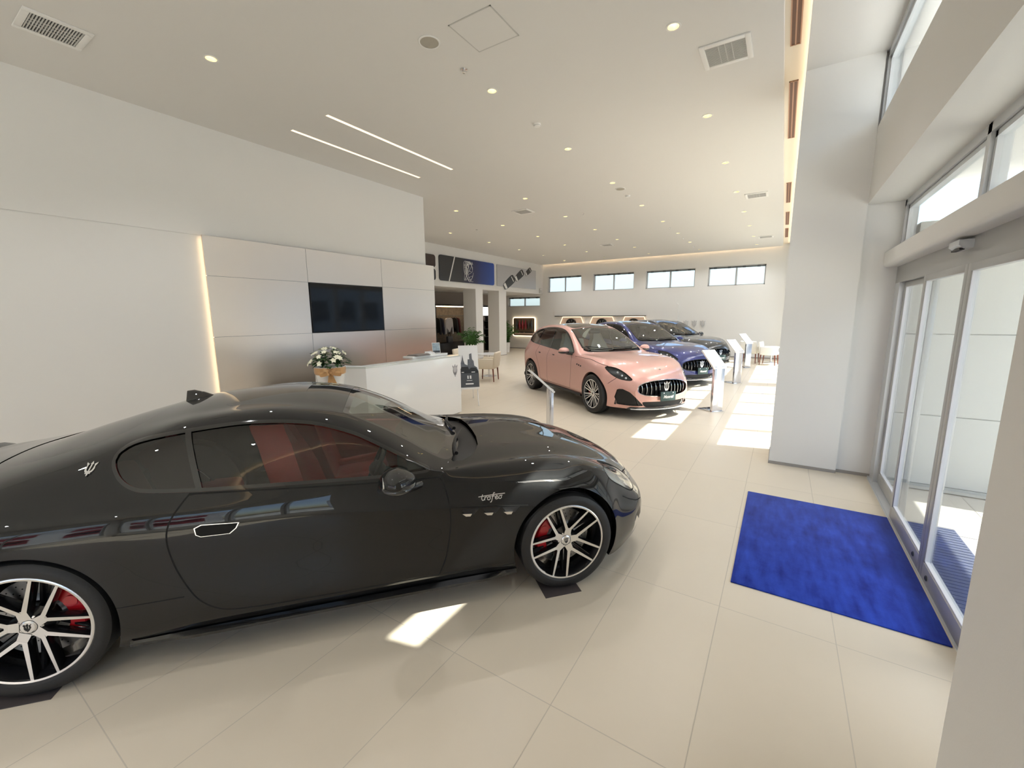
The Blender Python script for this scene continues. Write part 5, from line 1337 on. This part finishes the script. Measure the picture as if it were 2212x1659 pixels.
armchair('white low chair with dark legs by the back wall, beside the farthest stand', (18.4, .95, 0), R(80), M['whiteleather'], None)
armchair('white low chair with dark legs beside the column edge, at the far table', (18.0, .30, 0), R(-10), M['whiteleather'], None)
def table(label, loc, h=.62, r=.45):
    t = thing('side_table', label, 'table', loc); m = MB(); m.lathe([(.0005, h), (r, h), (r, h - .025), (.0005, h - .025)], 36); m.build('table_top', M['white'], t); m = MB(); m.lathe([(.03, h - .025), (.03, .03)], 16); m.build('column', M['alu'], t); m = MB(); m.lathe([(.0005, .03), (.03, .03), (.24, .012), (.24, 0), (.0005, 0)], 32); m.build('foot', M['alu'], t)
table('round white table in front of the boutique, half hidden by the poster', (10.5, 7.55, 0), .70, .4)
table('round white table between the white chairs far back', (18.9, .25, 0), .6, .35)
# ------------------------------------------------------------------ car information stands
def info_stand(label, loc, rot, h=1.0):
    t = thing('info_stand', label, 'display stand', loc, rot, 'information stands')
    m = MB(); m.box((-.15, -.10, 0), (.15, .28, .012), bev=.004); m.build('base', M['chrome'], t, 30)
    m = MB(); m.box((-.12, -.085, .012), (.12, -.025, h - .17), bev=.006); m.build('column', P('stand_steel', (.72, .72, .75), .18, .75) if 'stand_steel' not in bpy.data.materials else bpy.data.materials['stand_steel'], t, 30)
    q = [(-.10, h - .20), (-.080, h - .222), (.266, h + .094), (.245, h + .115)]
    m = MB(); m.prism([(a, b) for a, b in q], -.15, .15, 'yz'); m.build('top_panel', M['white'], t, None)
    g = Vector((0, .345, .315)).normalized(); nn = Vector((0, -.315, .345)).normalized(); o_ = Vector((0, -.10, h - .20))
    def fp_(a, b, c): return o_ + Vector((a, 0, 0)) + g * b + nn * c
    m = MB()
    for a0, a1, b0, b1 in ((-.07, .07, .37, .43), (-.10, .10, .345, .352)): m.add([fp_(a0, b0, .0015), fp_(a1, b0, .0015), fp_(a1, b1, .0015), fp_(a0, b1, .0015)], [(0, 1, 2, 3)])
    for k in range(9): m.add([fp_(-.10, .08 + .025 * k, .0015), fp_(.10 - .03 * (k % 3), .08 + .025 * k, .0015), fp_(.10 - .03 * (k % 3), .086 + .025 * k, .0015), fp_(-.10, .086 + .025 * k, .0015)], [(0, 1, 2, 3)])
    m.build('printed_text', P('print_grey', (.62, .62, .63), .5) if 'print_grey' not in bpy.data.materials else bpy.data.materials['print_grey'], t, None, False)
    return t
info_stand('silver stand with slanted white card in front of the pink car', (8.80, .98, 0), R(-40), 1.05)
info_stand('silver stand with slanted white card in front of the blue car', (12.72, .95, 0), R(-40), 1.05)
info_stand('silver stand with slanted white card in front of the dark grey car', (16.62, .95, 0), R(-40), 1.05)
info_stand('slim silver stand with slanted white card just beyond the black coupe bonnet', (5.62, 2.96, 0), R(40), .92)
# ------------------------------------------------------------------ wall pictures over the boutique
M['picdark'] = P('print_charcoal', (.035, .035, .040), .35)
def pic_blue_mat():
    m, nt, out = nodes('print_blue_fade'); N = nt.nodes.new; lk = nt.links.new
    b = N('ShaderNodeBsdfPrincipled'); b.inputs['Roughness'].default_value = .35; lk(b.outputs[0], out.inputs[0]); tc = N('ShaderNodeTexCoord'); sx = N('ShaderNodeSeparateXYZ'); lk(tc.outputs['Object'], sx.inputs[0])
    r = N('ShaderNodeValToRGB'); mr = N('ShaderNodeMapRange'); mr.inputs[1].default_value = -1.8; mr.inputs[2].default_value = 1.8; lk(sx.outputs[0], mr.inputs[0]); lk(mr.outputs[0], r.inputs[0])
    e = r.color_ramp.elements; e[0].position = .35; e[0].color = (.032, .033, .038, 1); e[1].position = 1; e[1].color = (.012, .075, .42, 1); e.new(.62).color = (.018, .024, .11, 1); lk(r.outputs[0], b.inputs['Base Color']); return m
def rrect(w, h, r, n=6):
    out = []
    for cx, cy, a in ((w / 2 - r, h / 2 - r, 0), (-w / 2 + r, h / 2 - r, 90), (-w / 2 + r, -h / 2 + r, 180), (w / 2 - r, -h / 2 + r, 270)):
        out += [(cx + r * math.cos(R(a + 90 * k / n)), cy + r * math.sin(R(a + 90 * k / n))) for k in range(n + 1)]
    return out
def picture(label, x0, x1, z0, z1, mat, r=.10):
    t = thing('wall_picture', label, 'picture', ((x0 + x1) / 2, 10.945, (z0 + z1) / 2)); m = MB(); m.prism(rrect(x1 - x0, z1 - z0, r), -.030, .0, 'xz'); m.build('board', mat, t, None); return t
picture('upper dark brown picture cut off by the bronze wall edge', 10.6, 11.93, 3.62, 4.06, P('print_brown', (.055, .038, .034), .4, noise=.4, nscale=3))
picture('lower dark picture below the brown one, cut off by the bronze wall edge', 10.6, 11.93, 3.16, 3.56, M['picdark'])
pb = picture('dark picture fading to bright blue with a white scribbled emblem', 12.13, 15.70, 3.17, 4.11, pic_blue_mat())
m = MB(); m.prism([(-1.28, -.47), (-1.22, -.47), (-.86, .47), (-.92, .47)], -.033, -.030, 'xz'); m.build('stripe', M['platew'], pb, None)
m = MB(); rr = random.Random(5)
for k in range(9):
    pts = [(-.05 + rr.uniform(-.28, .32), -.033, rr.uniform(-.42, .40)) for _ in range(5)]
    if k < 3: pts = [(.02 + (.20 + .03 * k) * math.cos(a) , -.033, -.02 + (.40 - .04 * k) * math.sin(a)) for a in np.linspace(.3 * k, 5.6 + .3 * k, 8)]
    m.tube(catmull(pts, 6, False), .0065, 5)
m.build('scribble', M['platew'], pb, None)
pg = picture('grey picture of three dark cars seen from above in a diagonal line', 15.92, 19.46, 3.17, 4.11, P('print_grey_pale', (.50, .50, .52), .4), .03)
for k, (cx, cz, s_) in enumerate(((-.75, -.25, 1.0), (.15, .12, .85), (1.0, .36, .62))):
    m = MB(); ang = R(38)
    def q_(a, b): b *= 1.55; return (cx + (a * math.cos(ang) - b * math.sin(ang)) * s_, cz + (a * math.sin(ang) * .75 + b * math.cos(ang) * .8) * s_)
    m.prism([q_(*p) for p in catmull([(-.50, -.12), (.40, -.15), (.52, 0), (.40, .15), (-.50, .12), (-.56, 0)], 4)], -.033, -.030, 'xz', 0)
    m.prism([q_(*p) for p in [(-.52, -.10), (-.36, -.12), (-.33, .12), (-.52, .10)]], -.035, -.033, 'xz', 1); m.prism([q_(*p) for p in [(.30, -.11), (.36, -.11), (.36, .11), (.30, .11)]], -.035, -.033, 'xz', 1)
    m.build('car_print', [M['picdark'], M['platew']], pg, None)
cb = thing('wall_box', 'small grey box on the wall corner below the grey picture', 'box', (19.95, 10.945, 3.12)); m = MB(); m.box((-.10, -.06, -.12), (.10, 0, .12), bev=.01); m.build('cover', M['vent'], cb, 30); m = MB(); m.box((-.07, -.063, .03), (.07, -.06, .09)); m.build('label_plate', M['whitematt'], cb, None)
# ------------------------------------------------------------------ boutique: wardrobe with clothes
M['wood_black'] = P('black_lacquer', (.008, .009, .012), .25); M['stone'] = P('wall_paper_stone', (.20, .165, .13), .7, noise=.5, nscale=9)
wd = thing('wardrobe', 'black open wardrobe with a lit top shelf in the boutique behind the pillars', 'wardrobe', (15.9, 13.2, 0))
m = MB()
m.box((-3.0, .30, 0), (2.6, .36, 2.36), 1); m.build('back_panel', [M['wood_black'], M['stone']], wd, None)
for x in (-3.0, -1.95, .95, 2.55): m = MB(); m.box((x, -.32, 0), (x + .06, .30, 2.36)); m.build('side_panel', M['wood_black'], wd, None)
m = MB(); m.box((-3.0, -.32, 2.30), (2.61, .30, 2.36)); m.build('top_panel', M['wood_black'], wd, None)
m = MB(); m.box((-1.88, -.25, 2.255), (.94, -.15, 2.295)); m.build('top_light', M['warm'], wd, None)
m = MB(); m.box((-2.94, -.30, .02), (-1.95, -.26, 2.30)); m.build('door', M['wood_black'], wd, None)
m = MB(); m.box((-1.89, -.30, .02), (.94, .28, .62), bev=.01); m.build('drawer_block', M['wood_black'], wd, 30)
m = MB(); m.cyl((-1.89, -.05, 1.86), (.95, -.05, 1.86), .014, 10); m.build('clothes_rail', M['framedark'], wd)
for z in (.75, 1.15, 1.55): m = MB(); m.box((1.01, -.30, z), (2.55, .28, z + .03)); m.build('shelf', M['wood_black'], wd, None)
m = MB(); m.box((1.05, -.28, 1.85), (2.5, -.26, 2.28)); m.build('light_box', emit_mat('light_box_white', (1, .93, .88), 1.6), wd, None)
rr = random.Random(11)
cols_ = [((.62, .60, .62), 'pale grey'), ((.02, .02, .022), 'black'), ((.10, .02, .025), 'dark red'), ((.03, .03, .05), 'navy')]
CL = {}
def shirt(x, ci, label, y=13.15, ang=0):
    c, n_ = cols_[ci]; t = thing('hanging_shirt', label, 'shirt', (x, y, 1.86), R(ang), 'shirts on the wardrobe rail')
    m = MB(); o = catmull([(-.09, -.10), (-.22, -.15), (-.26, -.30), (-.30, -.78), (-.22, -.80), (-.19, -.42), (-.19, -.72), (.19, -.72), (.19, -.42), (.22, -.80), (.30, -.78), (.26, -.30), (.22, -.15), (.09, -.10), (.0, -.13)], 4)
    m.prism(o, -.04, .04, 'xz'); m.build('fabric', CL.setdefault(n_, None) or CL.__setitem__(n_, P('cloth_' + n_.replace(' ', '_'), c, .85, noise=.2, nscale=40)) or CL[n_] , t, 30)
    m = MB(); m.tube([(-.20, 0, -.135), (0, 0, -.06), (.20, 0, -.135)], .007, 6); m.tube([(0, 0, -.06), (0, 0, -.015), (.012, 0, .016), (.0, 0, .022)], .004, 6); m.build('hanger', M['framedark'], t)
shirt(14.97, 0, 'pale grey long-sleeved shirt hanging face-on at the front of the black wardrobe', 13.0, 4)
shirt(14.30, 1, 'black shirt hanging edge-on at the left end of the wardrobe rail', 13.15, 84)
shirt(14.46, 3, 'navy shirt hanging edge-on, second from the left end of the wardrobe rail', 13.15, 96)
shirt(15.46, 1, 'black shirt hanging edge-on just right of the pale grey shirt in the wardrobe', 13.15, 90)
shirt(15.62, 2, 'dark red shirt hanging edge-on on the wardrobe rail nearest the pillar', 13.15, 90)
bg_ = thing('handbag', 'dark grey bag standing below the hanging shirts', 'bag', (15.05, 13.05, .62)); m = MB(); m.box((-.17, -.07, 0), (.17, .07, .30), bev=.03); m.build('body', P('bag_grey', (.07, .07, .075), .5), bg_, 40); m = MB(); m.tube([(-.08, 0, .29), (-.06, 0, .40), (.06, 0, .40), (.08, 0, .29)], .01, 6); m.build('handle', M['black'], bg_)
for k in range(3): b_ = MB(); b_.box((0, -.2, 0), (.5, .15, .10 + .04 * k), bev=.01); o = b_.build('folded_clothes', P('folded_%d' % k, [(.35, .32, .3), (.1, .08, .09), (.25, .2, .18)][k], .8), None, 40); o.location = (17.25, 13.15, .781 + .4 * k); tag(o, ['grey', 'black', 'brown'][k] + ' folded clothes on the %s wardrobe shelf between the pillars' % ['lowest', 'middle', 'upper'][k], 'clothes')
# ------------------------------------------------------------------ potted palms
def palm(label, loc, h0, hh, n, seed, spread=.6):
    r = random.Random(seed); t = thing('potted_palm', label, 'potted plant', loc)
    m = MB(); m.lathe([(.0005, 0), (.15, 0), (.19, h0), (.20, h0), (.18, h0), (.17, h0 - .03), (.0005, h0 - .04)], 28); m.build('pot', M['whitematt'], t)
    m = MB()
    for i in range(n):
        a = r.uniform(0, 2 * PI); L = r.uniform(.55, 1.0) * hh; out = r.uniform(.25, 1) * spread; pts = []
        for k in range(7):
            s_ = k / 6; pts.append(Vector((math.cos(a) * out * s_ ** 1.4, math.sin(a) * out * s_ ** 1.4, h0 - .05 + L * (s_ - .42 * s_ ** 2.6 * (out / spread)))))
        m.tube(pts, [.007, .006, .005, .005, .004, .003, .002], 5)
        for k in range(1, 7):
            for q in (-1, 1):
                for e in (0, .5):
                    p = pts[k - 1].lerp(pts[k], e + .25); d = (pts[k] - pts[k - 1]).normalized(); s_ = d.cross(Vector((0, 0, 1))); s_ = s_.normalized() if s_.length > .01 else Vector((1, 0, 0))
                    leafquad(m, p, s_ * q + d * .8 - Vector((0, 0, .25)), Vector((0, 0, 1)), r.uniform(.16, .26), .016, 0, .35)
    m.build('fronds', M['leaf'], t, None)
palm('green potted palm in front of the left boutique pillar, behind the poster', (13.6, 10.7, 0), .42, 1.25, 30, 4, .55)
palm('green potted palm beside the lit niche with coloured shells', (17.9, 11.75, 0), .5, 1.45, 26, 8, .6)
# ------------------------------------------------------------------ displays on the back wall
rp_ = thing('display_wall', 'pale raised wall panel with three lit niches behind the parked cars', 'wall panel', (20.27, 7.1, 0))
m = MB(); pts = rrect(6.2, 1.62, .12); m.prism([(a, b + 1.56) for a, b in pts], -.07, .025, 'yz'); m.build('panel', M['wall'], rp_, 30)
M['niche'] = P('niche_peach', (.80, .60, .46), .5)
tag(simple('wall_rail', [((20.13, 5.40, 1.775), (20.20, 10.15, 1.805))], P('rail_black', (.02, .02, .02), .4)), 'thin dark rail along the back wall above the wheel niches', 'rail')
nm = ['leftmost', 'middle', 'rightmost']
for k, (a, b) in enumerate(((9.83, 8.53), (8.18, 6.88), (6.54, 5.35))):
    t = thing('wheel_niche', 'peach-lit hexagonal wall niche, %s of three, behind the pink and blue cars' % nm[k], 'niche', (20.195, (a + b) / 2, 1.42), 0, 'wheel niches'); w_ = (a - b) / 2
    m = MB(); hx = [(-w_, .0), (-w_ + .14, .33), (w_ - .14, .33), (w_, .0), (w_ - .14, -.33), (-w_ + .14, -.33)]
    m.prism(hx, -.035, -.005, 'yz'); m.build('back_plate', M['niche'], t, None)
    m = MB(); m.tube([(-.04, p[0], p[1]) for p in hx], .018, 6, 0, True); m.build('light_frame', M['warm2'], t, None)
    wh = thing('display_wheel', 'black alloy wheel shown in the %s wall niche' % nm[k], 'wheel', (20.08, (a + b) / 2, 1.40), PI / 2, 'wheels in the wall niches')
    make_wheel(wh, (0, 0, 0), .27, .25, .14, 1, {**M, 'alu': M['rimdark']}, 'multi', False, .2 * k)
# niche with coloured paint shells
nn_ = thing('sample_niche', 'lit rounded niche in the back wall holding a row of coloured shells', 'niche', (20.25, 12.1, 1.22))
m = MB(); m.prism(rrect(1.45, 1.06, .10), -.03, .03, 'yz'); m.build('light_frame', emit_mat('niche_glow', (1, .80, .52), 1.7), nn_, None)
m = MB(); m.prism(rrect(1.35, .96, .07), -.034, -.03, 'yz', 0); m.build('back_plate', P('niche_brown', (.25, .17, .11), .6), nn_, None)
m = MB(); m.box((-.12, -.68, -.40), (-.034, .68, -.33)); m.build('shelf', M['niche'], nn_, None)
for k in range(6):
    c = [(.03, .03, .035), (.30, .012, .02), (.34, .012, .02), (.30, .012, .02), (.06, .05, .035), (.03, .03, .03)][k]; nmz = ['black', 'red', 'bright red', 'deep red', 'olive', 'dark grey'][k]
    m = MB(); m.lathe([(.0005, .40), (.02, .36), (.055, .22), (.075, .06), (.06, -.06), (.035, -.14), (.0005, -.16)], 20); o = m.build('paint_shell', P('shell_%d' % k, c, .2, coat=1), None, 60); o.location = (20.12, 11.55 + .19 * (5 - k), 1.225); tag(o, '%s tapered colour shell, number %s from the palm side in the lit niche' % (nmz, ['one', 'two', 'three', 'four', 'five', 'six'][k]), 'colour sample', 'colour shells in the niche')
o = MB(); o.box((-.05, -.5, 0), (.0, .0, .05)); o.box((-.05, .1, 0), (0, .3, .05)); o.box((-.05, .38, 0), (0, .5, .05)); o = o.build('sample_tray', M['black'], None, None); o.location = (20.20, 12.0, .891); tag(o, 'low black sample blocks on the shelf of the lit niche', 'sample')
# wall emblem far back
m = MB()
for k in range(3):
    for poly in TRIDENT: m.prism([(y * .3 + .35 * k, z * .34) for y, z in poly], -.02, 0, 'yz')
o = m.build('wall_emblem', P('emblem_pale', (.55, .55, .55), .4), None, None); o.location = (20.28, 2.95, 1.42); tag(o, 'faint grey raised marks on the back wall above the dark grey car', 'emblem')
coupe, csh = build_coupe(M)
coupe.location = (3.028, 1.799, .0035); coupe.rotation_euler = (0, 0, R(-41.386))
PX, PY, PA = 8.22, 2.39, R(-126.5)
build_suv('sport_utility_car', 'rose pink sport utility car with black roof, nearest of the row of three', M['paint_pink'], M['gloss_black'], M, (PX, PY, 0), PA)
build_suv('sport_utility_car', 'deep blue sport utility car between the pink car and the dark grey one', M['paint_blue'], M['gloss_black'], M, (PX + 3.9, PY, 0), PA, dark=True)
build_suv('sport_utility_car', 'dark grey sport utility car farthest along the row, in front of the back wall', M['paint_grey'], M['paint_grey'], M, (PX + 7.8, PY, 0), PA, dark=True)
# ------------------------------------------------------------------ camera and light
def camera():
    cd = bpy.data.cameras.new('camera'); c = bpy.data.objects.new('camera', cd); COL.objects.link(c)
    yaw, pitch, roll = 0.568269654, -0.162503187, -0.00723070822
    f = Vector((math.cos(yaw) * math.cos(pitch), math.sin(yaw) * math.cos(pitch), math.sin(pitch)))
    r = f.cross(Vector((0, 0, 1))).normalized(); u = r.cross(f)
    r2 = r * math.cos(roll) + u * math.sin(roll); u2 = -r * math.sin(roll) + u * math.cos(roll)
    m = Matrix((r2, u2, -f)).transposed().to_4x4(); m.translation = Vector((0, 0, 1.86)); c.matrix_world = m
    cd.sensor_width = 36; cd.sensor_fit = 'HORIZONTAL'; cd.lens = 36 * 906.249 / 2212; cd.clip_start = .05; cd.clip_end = 300
    SC.camera = c
camera()
sun = bpy.data.lights.new('sun', 'SUN'); sun.energy = SUN_E; sun.angle = R(.6); sun.color = (1, .95, .87)
so = bpy.data.objects.new('sun', sun); COL.objects.link(so)
so.rotation_euler = Vector((-.24, 1, -1.70)).to_track_quat('-Z', 'Y').to_euler(); so.location = (10, -20, 30)
w = bpy.data.worlds.new('world'); SC.world = w; w.use_nodes = True; nt = w.node_tree; nt.nodes.clear()
o = nt.nodes.new('ShaderNodeOutputWorld'); bg = nt.nodes.new('ShaderNodeBackground'); sky = nt.nodes.new('ShaderNodeTexSky')
sky.sky_type = 'NISHITA'; sky.sun_disc = False; sky.sun_elevation = R(61); sky.sun_rotation = R(166); sky.air_density = 1.2; sky.dust_density = 2.5; sky.ozone_density = 1.0
bg.inputs[1].default_value = SKY_E; nt.links.new(sky.outputs[0], bg.inputs[0]); nt.links.new(bg.outputs[0], o.inputs[0])
SC.view_settings.view_transform = 'Standard'; SC.view_settings.look = 'None'; SC.view_settings.gamma = 1; SC.view_settings.use_curve_mapping = False
SC.view_settings.exposure = EXPO
cy = SC.cycles
cy.use_denoising = True; cy.max_bounces = 10; cy.diffuse_bounces = 5; cy.glossy_bounces = 5; cy.transmission_bounces = 6; cy.transparent_max_bounces = 24
cy.sample_clamp_indirect = 8; cy.caustics_reflective = False; cy.caustics_refractive = False; cy.blur_glossy = .5; cy.use_adaptive_sampling = True; cy.adaptive_threshold = .015
